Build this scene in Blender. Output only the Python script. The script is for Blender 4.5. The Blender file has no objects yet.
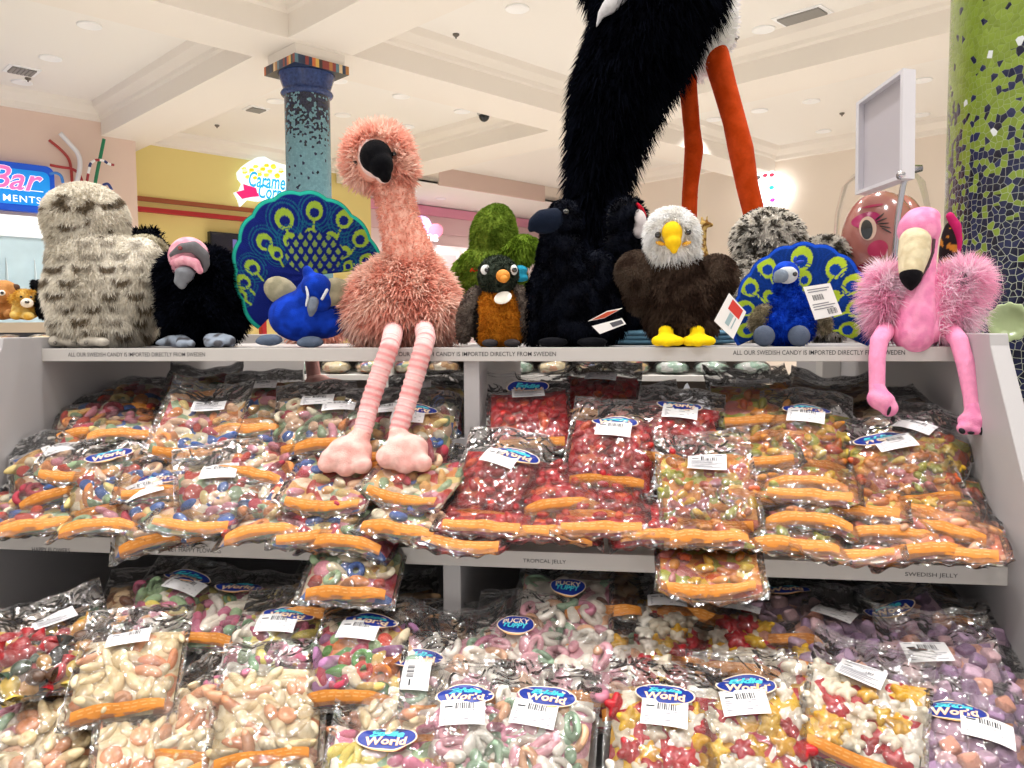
import bpy, bmesh, math, random
import numpy as np
from mathutils import Vector, Matrix, Euler, noise
random.seed(7); RNG = np.random.default_rng(7)
S = bpy.context.scene; COL = S.collection; R = math.radians

# ---------------------------------------------------------------- camera, world, lamps, exposure
FPX = 800.0
YAW, PITCH, ROLL = R(8), math.atan(54 / 800), R(0.3)
CAM = Vector((0, 0, 1.45))
FW = Vector((-math.sin(YAW) * math.cos(PITCH), math.cos(YAW) * math.cos(PITCH), -math.sin(PITCH)))
_r = Vector((math.cos(YAW), math.sin(YAW), 0)); _u = _r.cross(FW)
RT = _r * math.cos(ROLL) - _u * math.sin(ROLL); UP = _u * math.cos(ROLL) + _r * math.sin(ROLL)
cd = bpy.data.cameras.new('camera'); co = bpy.data.objects.new('camera', cd); COL.objects.link(co)
cd.sensor_fit = 'HORIZONTAL'; cd.sensor_width = 36; cd.lens = 36 * FPX / 1024; cd.clip_start = .05; cd.clip_end = 200
co.matrix_world = Matrix(((RT.x, UP.x, -FW.x, CAM.x), (RT.y, UP.y, -FW.y, CAM.y), (RT.z, UP.z, -FW.z, CAM.z), (0, 0, 0, 1)))
S.camera = co
W = bpy.data.worlds.new('world'); S.world = W; W.use_nodes = True
WORLD = W.node_tree.nodes['Background']; WORLD.inputs[0].default_value = (1, .985, .97, 1); WORLD.inputs[1].default_value = .62
S.view_settings.view_transform = 'Standard'; S.view_settings.look = 'None'
S.view_settings.exposure = 0.22; S.view_settings.gamma = 1.0; S.view_settings.use_curve_mapping = False
S.cycles.transparent_max_bounces = 32; S.cycles.max_bounces = 8; S.cycles.diffuse_bounces = 4; S.cycles.glossy_bounces = 3
S.cycles.sample_clamp_indirect = 4.0
try: S.cycles.use_denoising = True
except Exception: pass

# the shop's own axes lie at about 45 degrees to the display unit
HD = R(37.5)
DA = Vector((math.sin(HD), math.cos(HD), 0)); DB = Vector((-math.cos(HD), math.sin(HD), 0))
ZC, ZB = 4.5, 4.1                                                   # ceiling, underside of the beams
def AB(a, b, z=0): return DA * a + DB * b + Vector((0, 0, z))
# downlights: (a, b) on the shop's axes; first the ones in the photo, then those above and behind the camera
LIGHTS = [(2.75, 8.77), (2.75, 10.1), (2.75, 11.3), (5.53, 5.53), (7.72, 4.17), (6.45, 8.6), (5.5, 8.6), (6.4, 9.9), (7.45, 9.8), (7.5, 8.6),
          (5.38, 9.93), (10.58, 5.0), (10.5, 5.71), (10.45, 6.4), (10.7, 3.64), (12.4, 4.22), (12.3, 5.61), (12.1, 8.2)]
LAMPS = [(-.9, -.9), (1.1, -.9), (-.9, 1.2), (1.1, 1.2), (3.0, 1.2), (1.1, 3.2), (3.0, 3.2), (-.9, 3.2), (3.0, -.9), (1.1, 5.2), (3.0, 5.4), (5.5, 3.2), (5.5, 1.0), (7.7, 2.0), (-2.8, 1.2), (-2.8, -1)]
def lamp(a, b, watts, size=.28, z=ZC - .03):
    l = bpy.data.lights.new('downlight_lamp', 'AREA'); l.shape = 'DISK'; l.size = size; l.energy = watts; l.color = (1, .975, .955); l.spread = R(115)
    o = bpy.data.objects.new('downlight_lamp', l); COL.objects.link(o); o.location = AB(a, b, z)
for a, b in LAMPS: lamp(a, b, 21, .2)
for a, b in LIGHTS:
    if (a, b) not in ((7.72, 4.17), (7.45, 9.8), (7.5, 8.6), (2.75, 11.3), (12.4, 4.22), (12.3, 5.61), (12.1, 8.2)): lamp(a, b, 20)
for a, b in ((9.9, 12.9), (10.9, 13.2), (12.5, 13)): lamp(a, b, 22, z=4.18)  # the third, without a fixture, is added to brighten the far pink shop

# ---------------------------------------------------------------- helpers
def lin(c):
    if isinstance(c, str):
        c = c.lstrip('#'); c = [int(c[i:i + 2], 16) / 255 for i in (0, 2, 4)]
        return tuple(x / 12.92 if x <= .04045 else ((x + .055) / 1.055) ** 2.4 for x in c)
    return tuple(c)
def mix(a, b, t): return tuple(a[i] + (b[i] - a[i]) * t for i in range(3))
MATS = {}
def mat(name, color='#ffffff', rough=.6, var=0, vscale=30, bump=0, bscale=200, metal=0, coat=0, sheen=0, emit=None, estr=0, attr=None, trans=0, objcol=False, sss=0, spec=.5):
    if name in MATS: return MATS[name]
    m = bpy.data.materials.new(name); m.use_nodes = True; MATS[name] = m
    nt = m.node_tree; N = nt.nodes; L = nt.links; p = N['Principled BSDF']
    c = lin(color); p.inputs['Base Color'].default_value = (*c, 1)
    p.inputs['Roughness'].default_value = rough; p.inputs['Metallic'].default_value = metal; p.inputs['Specular IOR Level'].default_value = spec
    if coat: p.inputs['Coat Weight'].default_value = coat; p.inputs['Coat Roughness'].default_value = .15
    if sheen: p.inputs['Sheen Weight'].default_value = sheen
    if trans: p.inputs['Transmission Weight'].default_value = trans
    if sss:
        p.inputs['Subsurface Weight'].default_value = sss; p.inputs['Subsurface Scale'].default_value = .006; p.inputs['Subsurface Radius'].default_value = (1, .5, .3)
    if emit: p.inputs['Emission Color'].default_value = (*lin(emit), 1); p.inputs['Emission Strength'].default_value = estr
    src = None
    if attr:
        a = N.new('ShaderNodeAttribute'); a.attribute_name = attr; src = a.outputs['Color']
    if objcol:
        a = N.new('ShaderNodeObjectInfo'); src = a.outputs['Color']
    tc = N.new('ShaderNodeTexCoord')
    if var:
        n = N.new('ShaderNodeTexNoise'); n.inputs['Scale'].default_value = vscale; n.inputs['Detail'].default_value = 4
        L.new(tc.outputs['Object'], n.inputs['Vector'])
        r = N.new('ShaderNodeMapRange'); r.inputs[1].default_value = .25; r.inputs[2].default_value = .75; r.inputs[3].default_value = 1 - var; r.inputs[4].default_value = 1 + var
        L.new(n.outputs['Fac'], r.inputs[0])
        mx = N.new('ShaderNodeVectorMath'); mx.operation = 'SCALE'
        if src: L.new(src, mx.inputs[0])
        else: mx.inputs[0].default_value = c
        L.new(r.outputs[0], mx.inputs['Scale']); src = mx.outputs[0]
    if src: L.new(src, p.inputs['Base Color'])
    if bump:
        n = N.new('ShaderNodeTexNoise'); n.inputs['Scale'].default_value = bscale; n.inputs['Detail'].default_value = 3
        L.new(tc.outputs['Object'], n.inputs['Vector'])
        b = N.new('ShaderNodeBump'); b.inputs['Strength'].default_value = bump; b.inputs['Distance'].default_value = .004
        L.new(n.outputs['Fac'], b.inputs['Height']); L.new(b.outputs[0], p.inputs['Normal'])
    return m

class MB:
    """collects verts and faces (with a material index and an optional colour) for ONE mesh object"""
    def __init__(s): s.v = []; s.f = []; s.mi = []; s.c = []; s.col = None; s.m = 0
    def add(s, vs, fs, col=None):
        o = len(s.v); s.v += [tuple(v) for v in vs]; s.f += [tuple(i + o for i in f) for f in fs]; s.mi += [s.m] * len(fs)
        s.c += [col or s.col or (1, 1, 1)] * len(vs); return s
    def box(s, lo, hi):
        x0, y0, z0 = lo; x1, y1, z1 = hi
        return s.add([(x0, y0, z0), (x1, y0, z0), (x1, y1, z0), (x0, y1, z0), (x0, y0, z1), (x1, y0, z1), (x1, y1, z1), (x0, y1, z1)],
                     [(0, 3, 2, 1), (4, 5, 6, 7), (0, 1, 5, 4), (1, 2, 6, 5), (2, 3, 7, 6), (3, 0, 4, 7)])
    def prism(s, poly, ax, off):
        """poly: 3D points of one end, swept by the vector off"""
        n = len(poly); off = Vector(off); p = [Vector(q) for q in poly]
        return s.add(p + [q + off for q in p], [tuple(range(n))[::-1], tuple(range(n, 2 * n))] + [(i, (i + 1) % n, n + (i + 1) % n, n + i) for i in range(n)])
    def ell(s, c, r, M=None, nu=20, nv=12, col=None, fn=None):
        vs = []; c = Vector(c)
        for j in range(nv + 1):
            t = math.pi * j / nv
            for i in range(nu):
                a = 2 * math.pi * i / nu
                q = Vector((math.sin(t) * math.cos(a), math.sin(t) * math.sin(a), math.cos(t)))
                if fn: q = fn(q)
                q = Vector((q.x * r[0], q.y * r[1], q.z * r[2]))
                vs.append(c + (M @ q if M else q))
        fs = []
        for j in range(nv):
            for i in range(nu):
                a, b = j * nu + i, j * nu + (i + 1) % nu
                fs.append((a, a + nu, b + nu, b))
        return s.add(vs, fs, col)
    def tube(s, pts, rad, n=12, cap=True, col=None):
        pts = [Vector(p) for p in pts]; rad = rad if hasattr(rad, '__len__') else [rad] * len(pts); vs = []; fs = []
        up = None
        for k, p in enumerate(pts):
            t = (pts[min(k + 1, len(pts) - 1)] - pts[max(k - 1, 0)]).normalized()
            if up is None: up = t.orthogonal().normalized()
            up = (up - t * up.dot(t)).normalized(); w = t.cross(up)
            vs += [p + (up * math.cos(2 * math.pi * i / n) + w * math.sin(2 * math.pi * i / n)) * rad[k] for i in range(n)]
        for k in range(len(pts) - 1):
            for i in range(n): fs.append((k * n + i, k * n + (i + 1) % n, (k + 1) * n + (i + 1) % n, (k + 1) * n + i))
        if cap: fs += [tuple(range(n))[::-1], tuple(range((len(pts) - 1) * n, len(pts) * n))]
        return s.add(vs, fs, col)
    def lathe(s, prof, n=48, c=(0, 0, 0), col=None):
        vs = []; fs = []
        for r, z in prof:
            vs += [(c[0] + r * math.cos(2 * math.pi * i / n), c[1] + r * math.sin(2 * math.pi * i / n), c[2] + z) for i in range(n)]
        for k in range(len(prof) - 1):
            for i in range(n): fs.append((k * n + i, k * n + (i + 1) % n, (k + 1) * n + (i + 1) % n, (k + 1) * n + i))
        fs += [tuple(range(n))[::-1], tuple(range((len(prof) - 1) * n, len(prof) * n))]
        return s.add(vs, fs, col)
    def grid(s, P, nu, nv, col=None):
        vs = [P(i / nu, j / nv) for j in range(nv + 1) for i in range(nu + 1)]
        return s.add(vs, [(j * (nu + 1) + i, j * (nu + 1) + i + 1, (j + 1) * (nu + 1) + i + 1, (j + 1) * (nu + 1) + i) for j in range(nv) for i in range(nu)], col)
    def mesh(s, name, mats, smooth=True):
        me = bpy.data.meshes.new(name); me.from_pydata(s.v, [], s.f); 
        for m in (mats if isinstance(mats, (list, tuple)) else [mats]): me.materials.append(m)
        me.polygons.foreach_set('material_index', s.mi); me.polygons.foreach_set('use_smooth', [smooth] * len(s.f))
        a = me.color_attributes.new('Col', 'FLOAT_COLOR', 'POINT'); a.data.foreach_set('color', [x for c in s.c for x in (*c, 1)])
        me.update(); return me
    def build(s, name, mats, parent=None, smooth=True, loc=None):
        return link(name, s.mesh(name, mats, smooth), parent, loc)
def link(name, me, parent=None, loc=None):
    o = bpy.data.objects.new(name, me); COL.objects.link(o)
    if parent: o.parent = parent
    if loc is not None: o.location = loc
    return o
def autosmooth(o, deg=35):
    bm = bmesh.new(); bm.from_mesh(o.data)
    for e in bm.edges: e.smooth = len(e.link_faces) == 2 and e.calc_face_angle(0) < R(deg)
    bm.to_mesh(o.data); bm.free(); return o
def bevel(o, w=.003, seg=2):
    m = o.modifiers.new('bevel', 'BEVEL'); m.width = w; m.segments = seg; m.limit_method = 'ANGLE'; return o
def tag(o, label, cat, group=None):
    o['label'] = label; o['category'] = cat
    if group: o['group'] = group
    return o
def struct(o, label=None):
    o['kind'] = 'structure'
    if label: o['label'] = label
    return o
def thing(name, label, cat, loc=(0, 0, 0), rz=0, group=None):
    o = bpy.data.objects.new(name, None); COL.objects.link(o); o.location = loc; o.rotation_euler = (0, 0, rz); o.empty_display_size = .05
    return tag(o, label, cat, group)
_TXT = {}
def text_geo(body, shear=0, off=0, space=1):
    """letters as flat verts and faces, normalised to width 1, centred"""
    k = (body, shear, off, space)
    if k in _TXT: return _TXT[k]
    cu = bpy.data.curves.new('t', 'FONT'); cu.body = body; cu.shear = shear; cu.offset = off; cu.resolution_u = 3; cu.space_character = space
    o = bpy.data.objects.new('t', cu); COL.objects.link(o)
    me = bpy.data.meshes.new_from_object(o.evaluated_get(bpy.context.evaluated_depsgraph_get()))
    vs = [tuple(v.co) for v in me.vertices]; fs = [tuple(p.vertices) for p in me.polygons]
    bpy.data.objects.remove(o); bpy.data.meshes.remove(me); bpy.data.curves.remove(cu)
    x0, x1 = min(v[0] for v in vs), max(v[0] for v in vs); y0, y1 = min(v[1] for v in vs), max(v[1] for v in vs)
    _TXT[k] = ([((v[0] - (x0 + x1) / 2), (v[1] - (y0 + y1) / 2)) for v in vs], fs, x1 - x0, y1 - y0)
    return _TXT[k]
def put_text(mb, body, P, w, h, shear=0, off=0, col=None, space=1):
    """P(u, v) -> 3D point; the text fills w x h"""
    vs, fs, tw, th = text_geo(body, shear, off, space)
    mb.add([P(x * w / tw, y * h / th) for x, y in vs], fs, col)
def ray(px, py): return FW + RT * ((px - 512) / FPX) + UP * ((384 - py) / FPX)
def onY(px, py, Y): d = ray(px, py); return CAM + d * (Y / d.y)
def onZ(px, py, z): d = ray(px, py); return CAM + d * ((z - CAM.z) / d.z)
def onP(px, py, n, k): d = ray(px, py); return CAM + d * ((k - CAM.dot(n)) / d.dot(n))

# ---------------------------------------------------------------- the shop
M_ceil = mat('ceiling_paint', '#f5f0e9', .9); M_white = mat('white_laminate', '#d6d4d3', .45); M_trimw = mat('moulding_paint', '#f4ece2', .8)
M_pinkw = mat('pink_beige_paint', '#e9cfc0', .85); M_yel = mat('yellow_paint', '#ecd88c', .8); M_cream = mat('cream_paint', '#f1e4d6', .85)
def slab(name, pts, z0, z1, m):
    mb = MB(); mb.prism([Vector((p.x, p.y, z0)) for p in pts], 'z', (0, 0, z1 - z0)); return struct(mb.build(name, m, smooth=False))
slab('floor', [AB(-9, -9), AB(22, -9), AB(22, 22), AB(-9, 22)], -.1, 0, mat('shop_floor_tile', '#ebe6df', .35, .06, 2))
slab('ceiling', [AB(-6, -6), AB(20, -6), AB(20, 20), AB(-6, 20)], ZC, ZC + .1, M_ceil)
def beam(name, p0, p1, side, w=.34, zb=ZB):
    prof = [(-w - .16, ZC), (-w - .13, ZC - .07), (-w - .04, ZC - .13), (-w - .03, ZC - .17), (-w, ZC - .19), (-w, zb), (w, zb), (w, ZC - .19), (w + .03, ZC - .17), (w + .04, ZC - .13), (w + .13, ZC - .07), (w + .16, ZC)]
    mb = MB(); mb.prism([p0 + side * u + Vector((0, 0, z)) for u, z in prof], 'x', p1 - p0); return struct(mb.build(name, M_trimw, smooth=False))
beam('trim_1', AB(-6, 7.05), AB(12.9, 7.05), DB, zb=ZB - .004)
beam('trim_2', AB(4.12, -6), AB(4.12, 12.6), DA)
beam('trim_3', AB(8.35, -6), AB(8.35, 12.6), DA, .36)
def crown(name, p0, p1, n):
    prof = [(0, ZC), (.17, ZC), (.15, ZC - .06), (.05, ZC - .14), (.04, ZC - .2), (0, ZC - .22)]
    mb = MB(); mb.prism([p0 + n * u + Vector((0, 0, z)) for u, z in prof], 'x', p1 - p0); return struct(mb.build(name, M_trimw, smooth=False))
PB, YB, RA = 11.75, 12.65, 12.9
def wallbox(name, p0, p1, back, z0, z1, m):
    mb = MB(); t = back * .15
    mb.prism([p0 + Vector((0, 0, z0)), p1 + Vector((0, 0, z0)), p1 + t + Vector((0, 0, z0)), p0 + t + Vector((0, 0, z0))], 'z', (0, 0, z1 - z0)); return struct(mb.build(name, m, smooth=False))
wallbox('wall_left', AB(-4, PB), AB(4.22, PB), DB, 0, ZC, M_pinkw)
crown('trim_4', AB(-4, PB), AB(4.22, PB), -DB)
wallbox('wall_left_return', AB(4.22, PB + .15), AB(4.22, YB), -DA, 0, ZC, M_pinkw)
wallbox('wall_back', AB(4.22, YB), AB(8.75, YB), DB, 0, ZC, M_yel)
crown('trim_5', AB(4.22, YB), AB(8.7, YB), -DB)
wallbox('wall_right', AB(RA, -4), AB(RA, 10.5), DA, 0, ZC, M_cream)
crown('trim_6', AB(RA, -4), AB(RA, 10.5), -DA)
# lower ceiling of the far shop-in-shop, its header and its pink front
ZL = 4.22; FB = 14.2
wallbox('wall_right_return', AB(RA, 10.5), AB(18, 10.5), -DB, 0, ZC, M_cream)
wallbox('wall_header', AB(8.3, 11.8), AB(18, 11.8), DB, ZL, ZC, M_cream)
wallbox('wall_header_niche', AB(9.7, 11.79), AB(12.6, 11.79), DB * .3, ZL - .05, ZC, mat('mauve_paint', '#dcc2b6', .9))
slab('ceiling_low', [AB(8.3, 11.8), AB(20, 11.8), AB(20, 15), AB(8.3, 15)], ZL, ZL + .08, M_ceil)
wallbox('wall_back_return', AB(8.75, YB + .15), AB(8.75, FB), -DA, 0, ZL, M_cream)
wallbox('wall_far', AB(8.75, FB), AB(20, FB), DB, 0, ZL, mat('pale_pink_front', '#f6e2de', .8))
M_pink = mat('pink_fascia', '#e79cb4', .6)
mb = MB(); mb.prism([AB(9, FB, 4.0), AB(20, FB, 4.0), AB(20, FB - .12, 4.0), AB(9, FB - .12, 4.0)], 'z', (0, 0, .2)); struct(mb.build('trim_7', M_pink, smooth=False))
mb = MB(); mb.prism([AB(9, FB, 3.62), AB(20, FB, 3.62), AB(20, FB - .06, 3.62), AB(9, FB - .06, 3.62)], 'z', (0, 0, .38)); struct(mb.build('trim_8', mat('mauve_fascia', '#e3c3c4', .7), smooth=False))
def wallpt(p0, du, dn):                                             # a frame on a wall: (u along, w out of the wall, z)
    return lambda u, w, z: p0 + du * u - dn * w + Vector((0, 0, z))
# pink shop: door leaves with panels and a small counter
t = thing('shop_cabinet', 'white and pink panelled cabinet below the pink fascia far back', 'cabinet', AB(12.8, FB - .3))
o = t.location; Q = wallpt(Vector((0, 0, 0)), DA, DB)
def qbox(mb, Q, u0, u1, w0, w1, z0, z1): mb.prism([Q(u0, w0, z0), Q(u1, w0, z0), Q(u1, w1, z0), Q(u0, w1, z0)], 'z', (0, 0, z1 - z0))
mb = MB(); qbox(mb, Q, -2.2, 2.6, -.25, .25, 0, 3.3); mb.build('carcass', mat('pale_pink', '#f4dcdc', .6), t, False)
for k in range(4):
    mb = MB(); u = -2.1 + k * 1.15; qbox(mb, Q, u, u + 1.05, .25, .3, 2.35, 3.2)
    d = mb.build('door', mat('white_door', '#fbf0ee', .5), t, False)
    mb = MB(); qbox(mb, Q, u + .12, u + .93, .3, .32, 2.45, 3.1); mb.build('panel', mat('pink_inset', '#f0cfd2', .6), d, False)

# recessed downlights: trim ring and glowing lens
M_ring = mat('lamp_ring', '#ffffff', .5); M_lens = mat('lamp_lens', '#ffffff', .5, emit='#fffaf0', estr=14)
mb = MB(); mb.lathe([(.085, 0), (.115, 0), (.115, -.012), (.1, -.016), (.085, -.01)], 32); ring_me = mb.mesh('ring', M_ring)
mb = MB(); mb.lathe([(.086, -.002), (.07, -.006), (.001, -.007)], 32); lens_me = mb.mesh('lens', M_lens)
for k, (a, b) in enumerate(LIGHTS + [(9.9, 12.9), (10.9, 13.2)]):
    t = thing('downlight', 'round recessed downlight glowing white in the cream ceiling', 'ceiling light', AB(a, b, ZC if k < len(LIGHTS) else ZL), 0, 'recessed downlights in the ceiling')
    link('trim_ring', ring_me, t); link('lens', lens_me, t)
# air vents
M_vent = mat('vent_grey', '#8f8b86', .5); M_vd = mat('vent_dark', '#4c4a49', .7)
def vent(px, py, w, l, label):
    p = onZ(px, py, ZC); t = thing('ceiling_vent', label, 'vent', p, HD * -1)
    mb = MB(); mb.box((-w / 2 - .04, -l / 2 - .04, -.012), (w / 2 + .04, l / 2 + .04, 0)); mb.build('frame', M_ring, t, False)
    mb = MB(); mb.box((-w / 2, -l / 2, -.016), (w / 2, l / 2, -.012)); mb.build('backing', M_vd, t, False)
    for i in range(6):
        y = -l / 2 + (i + .5) * l / 6; mb = MB(); mb.prism([(-w / 2, y - .02, -.016), (-w / 2, y + .012, -.016), (-w / 2, y + .018, -.028), (-w / 2, y - .012, -.028)], 'x', (w, 0, 0)); mb.build('slat', M_vent, t, False)
vent(22, 70, .25, .25, 'small square ceiling vent above the blue bar sign')
vent(802, 15, .42, .2, 'oblong ceiling vent above the white sign frame')
vent(256, 109, .2, .2, 'ceiling vent left of the blue mosaic column')
# smoke heads
for px, py, n in ((456, 34, 'smoke detector in the coffer above the dome camera'), (28, 78, 'smoke detector beside the small square vent'), (736, 37, 'sprinkler beside the upper right downlight'), (842, 113, 'sprinkler left of the white sign frame'), (217, 125, 'sprinkler left of the mosaic column')):
    p = onZ(px, py, ZC); mb = MB(); mb.lathe([(.035, 0), (.035, -.012), (.02, -.026), (.009, -.03), (.009, -.045), (.001, -.045)], 20); tag(mb.build('ceiling_sprinkler', mat('sprinkler', '#6b625a', .4), loc=p), n, 'sprinkler')
# dome camera
p = onZ(484, 105, ZC); t = thing('dome_camera', 'white security camera with a black dome on the ceiling', 'security camera', p)
mb = MB(); mb.lathe([(.1, 0), (.1, -.1), (.09, -.13), (.07, -.14), (.001, -.14)], 28); mb.build('housing', mat('camera_grey', '#b9b4ae', .4), t)
mb = MB(); mb.ell((0, 0, -.14), (.075, .075, .085)); mb.build('dome', mat('camera_dome', '#15171c', .1), t)

# --- blue mosaic column: shaft, necking ring and striped capital
def mosaic(name, c_hi, c_lo, z_lo, z_hi, scale, grout, specks, dark_bias=0):
    m = bpy.data.materials.new(name); m.use_nodes = True; nt = m.node_tree; N, L = nt.nodes, nt.links; p = N['Principled BSDF']
    uv = N.new('ShaderNodeUVMap'); sc = N.new('ShaderNodeVectorMath'); sc.operation = 'SCALE'; sc.inputs['Scale'].default_value = scale; L.new(uv.outputs[0], sc.inputs[0])
    v = N.new('ShaderNodeTexVoronoi'); v.inputs['Scale'].default_value = 1; v.voronoi_dimensions = '2D'; v.inputs['Randomness'].default_value = .8; L.new(sc.outputs[0], v.inputs['Vector'])
    e = N.new('ShaderNodeTexVoronoi'); e.feature = 'DISTANCE_TO_EDGE'; e.voronoi_dimensions = '2D'; e.inputs['Scale'].default_value = 1; e.inputs['Randomness'].default_value = .8; L.new(sc.outputs[0], e.inputs['Vector'])
    s = N.new('ShaderNodeSeparateXYZ'); L.new(uv.outputs[0], s.inputs[0])
    mr = N.new('ShaderNodeMapRange'); mr.inputs[1].default_value = z_lo; mr.inputs[2].default_value = z_hi; mr.inputs[3].default_value = .95; mr.inputs[4].default_value = .04; L.new(s.outputs[1], mr.inputs[0])
    sp = N.new('ShaderNodeSeparateColor'); L.new(v.outputs['Color'], sp.inputs[0])
    gt = N.new('ShaderNodeMath'); gt.operation = 'LESS_THAN'; L.new(sp.outputs[0], gt.inputs[0]); L.new(mr.outputs[0], gt.inputs[1])
    # the tiles of each colour vary a little
    def shade(c, k):
        r = N.new('ShaderNodeMapRange'); r.inputs[3].default_value = 1 - k; r.inputs[4].default_value = 1 + k; L.new(sp.outputs[1], r.inputs[0])
        q = N.new('ShaderNodeVectorMath'); q.operation = 'SCALE'; q.inputs[0].default_value = lin(c); L.new(r.outputs[0], q.inputs['Scale']); return q.outputs[0]
    mx = N.new('ShaderNodeMix'); mx.data_type = 'RGBA'; L.new(gt.outputs[0], mx.inputs['Factor']); L.new(shade(c_hi, .12), mx.inputs['A']); L.new(shade(c_lo, .6), mx.inputs['B'])
    s2 = N.new('ShaderNodeMath'); s2.operation = 'GREATER_THAN'; s2.inputs[1].default_value = 1 - specks; L.new(sp.outputs[2], s2.inputs[0])
    m2 = N.new('ShaderNodeMix'); m2.data_type = 'RGBA'; L.new(s2.outputs[0], m2.inputs['Factor']); L.new(mx.outputs['Result'], m2.inputs['A']); m2.inputs['B'].default_value = (.75, .8, .82, 1)
    ge = N.new('ShaderNodeMath'); ge.operation = 'LESS_THAN'; ge.inputs[1].default_value = .045; L.new(e.outputs['Distance'], ge.inputs[0])
    # plain field (upper part) shows hardly any grout
    gm = N.new('ShaderNodeMath'); gm.operation = 'MULTIPLY'; L.new(ge.outputs[0], gm.inputs[0]); 
    gz = N.new('ShaderNodeMapRange'); gz.inputs[1].default_value = min(z_lo, z_hi) ; gz.inputs[2].default_value = max(z_lo, z_hi); gz.inputs[3].default_value = .9 if z_lo < z_hi else .2; gz.inputs[4].default_value = .12 if z_lo < z_hi else .9
    L.new(s.outputs[1], gz.inputs[0]); L.new(gz.outputs[0], gm.inputs[1])
    m3 = N.new('ShaderNodeMix'); m3.data_type = 'RGBA'; L.new(gm.outputs[0], m3.inputs['Factor']); L.new(m2.outputs['Result'], m3.inputs['A']); m3.inputs['B'].default_value = (*lin(grout), 1)
    L.new(m3.outputs['Result'], p.inputs['Base Color']); p.inputs['Roughness'].default_value = .22
    b = N.new('ShaderNodeBump'); b.inputs['Strength'].default_value = .4; b.inputs['Distance'].default_value = .003; L.new(e.outputs['Distance'], b.inputs['Height']); L.new(b.outputs[0], p.inputs['Normal'])
    return m
def shaft(name, c, r, z0, z1, m, parent=None, kind=True):
    n = 64; me = bpy.data.meshes.new(name); vs = []; fs = []
    K = 24
    for k in range(K + 1):
        for i in range(n): vs.append((r * math.cos(2 * math.pi * i / n), r * math.sin(2 * math.pi * i / n), z0 + (z1 - z0) * k / K))
    for k in range(K):
        for i in range(n): fs.append((k * n + i, k * n + (i + 1) % n, (k + 1) * n + (i + 1) % n, (k + 1) * n + i))
    me.from_pydata(vs, [], fs); me.materials.append(m); uv = me.uv_layers.new(name='UVMap'); q = 0
    for k in range(K):
        for i in range(n):
            for (ii, kk) in ((i, k), (i + 1, k), (i + 1, k + 1), (i, k + 1)): uv.data[q].uv = (r * 2 * math.pi * ii / n, z0 + (z1 - z0) * kk / K); q += 1
    me.polygons.foreach_set('use_smooth', [True] * len(fs))
    return link(name, me, parent)
t = thing('mosaic_column', 'slim column tiled in dark blue fading to teal with striped square capital', 'column', AB(4.14, 7.02)); t['kind'] = 'structure'
RC = .215
ZK = ZB - .10
shaft('shaft', None, RC, 0, ZK - .25, mosaic('blue_mosaic', '#6f9aa6', '#1f2038', 3.74, 3.2, 44, '#3b4a58', .0), t)
mb = MB(); mb.lathe([(RC, ZK - .30), (RC + .025, ZK - .29), (RC + .035, ZK - .27), (RC + .025, ZK - .25), (RC, ZK - .24), (RC + .01, ZK - .22), (RC + .03, ZK - .16), (RC + .05, ZK - .10), (RC + .055, ZK - .09), (RC - .02, ZK - .09)], 56); mb.build('neck_ring', mat('blue_glaze', '#2a3f73', .25, .5, 40), t)
mb = MB(); cols = ['#c86a3a', '#2d3a55', '#d9b25a', '#5a7d8c', '#8c3a35', '#e3c79a', '#3a2c2c', '#b5793f']
M_str = [mat('capital_tile_' + str(i), c, .3) for i, c in enumerate(cols)]
hw = RC + .075
for sx in range(4):
    for i in range(16):
        mb.m = (i * 5 + sx * 3 + (i * i) % 7) % 8; u0, u1 = -hw + i * hw / 8, -hw + (i + 1) * hw / 8
        pts = [(u0, -hw, ZK - .09), (u1, -hw, ZK - .09), (u1, -hw, ZK - .01), (u0, -hw, ZK - .01)]; rot = Matrix.Rotation(sx * math.pi / 2, 3, 'Z')
        mb.add([rot @ Vector(q) for q in pts], [(0, 1, 2, 3)])
mb.m = 1; mb.add([(-hw, -hw, ZK - .09), (hw, -hw, ZK - .09), (hw, hw, ZK - .09), (-hw, hw, ZK - .09)], [(0, 3, 2, 1)])
cp = mb.build('capital', M_str, t, False); cp.rotation_euler = (0, 0, -HD)

mb = MB(); mb.box((-hw * .9, -hw * .9, ZK - .01), (hw * .9, hw * .9, ZB)); q = mb.build('abacus_block', M_trimw, t, False); q.rotation_euler = (0, 0, -HD)

# --- green mosaic column at the right edge
pc = onY(1083, 330, 2.5); t = thing('mosaic_column', 'thick lime green mosaic column with dark blue tiles at right edge', 'column', (pc.x, pc.y, 0)); t['kind'] = 'structure'
shaft('shaft', None, .36, 0, ZC, mosaic('green_mosaic', '#7f9636', '#1c2142', 1.6, 2.2, 56, '#b9bfae', .005), t)
pd = onY(1009, 322, 2.16); dr = (CAM - pd).normalized(); t = thing('wall_dish', 'scalloped pale green dish mounted on the green mosaic column', 'dish', pd)
Mx = dr.to_track_quat('Z', 'Y').to_matrix()
def dish(r, z, sc=1): return [Mx @ Vector((r * (1 + .045 * sc * math.cos(12 * a)) * math.cos(a), r * (1 + .045 * sc * math.cos(12 * a)) * math.sin(a), z)) for a in [2 * math.pi * i / 72 for i in range(72)]]
mb = MB(); rings = [dish(.02, .0), dish(.03, .004, .2), dish(.034, .009, .4), dish(.045, .012), dish(.048, .010), dish(.046, .006), dish(.03, -.008), dish(.02, -.1)]
mb.add([q for r_ in rings for q in r_], [(k * 72 + i, k * 72 + (i + 1) % 72, (k + 1) * 72 + (i + 1) % 72, (k + 1) * 72 + i) for k in range(7) for i in range(72)] + [tuple(range(72))[::-1]]); mb.build('plate', mat('celadon_glaze', '#a9b98a', .25), t)

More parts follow.
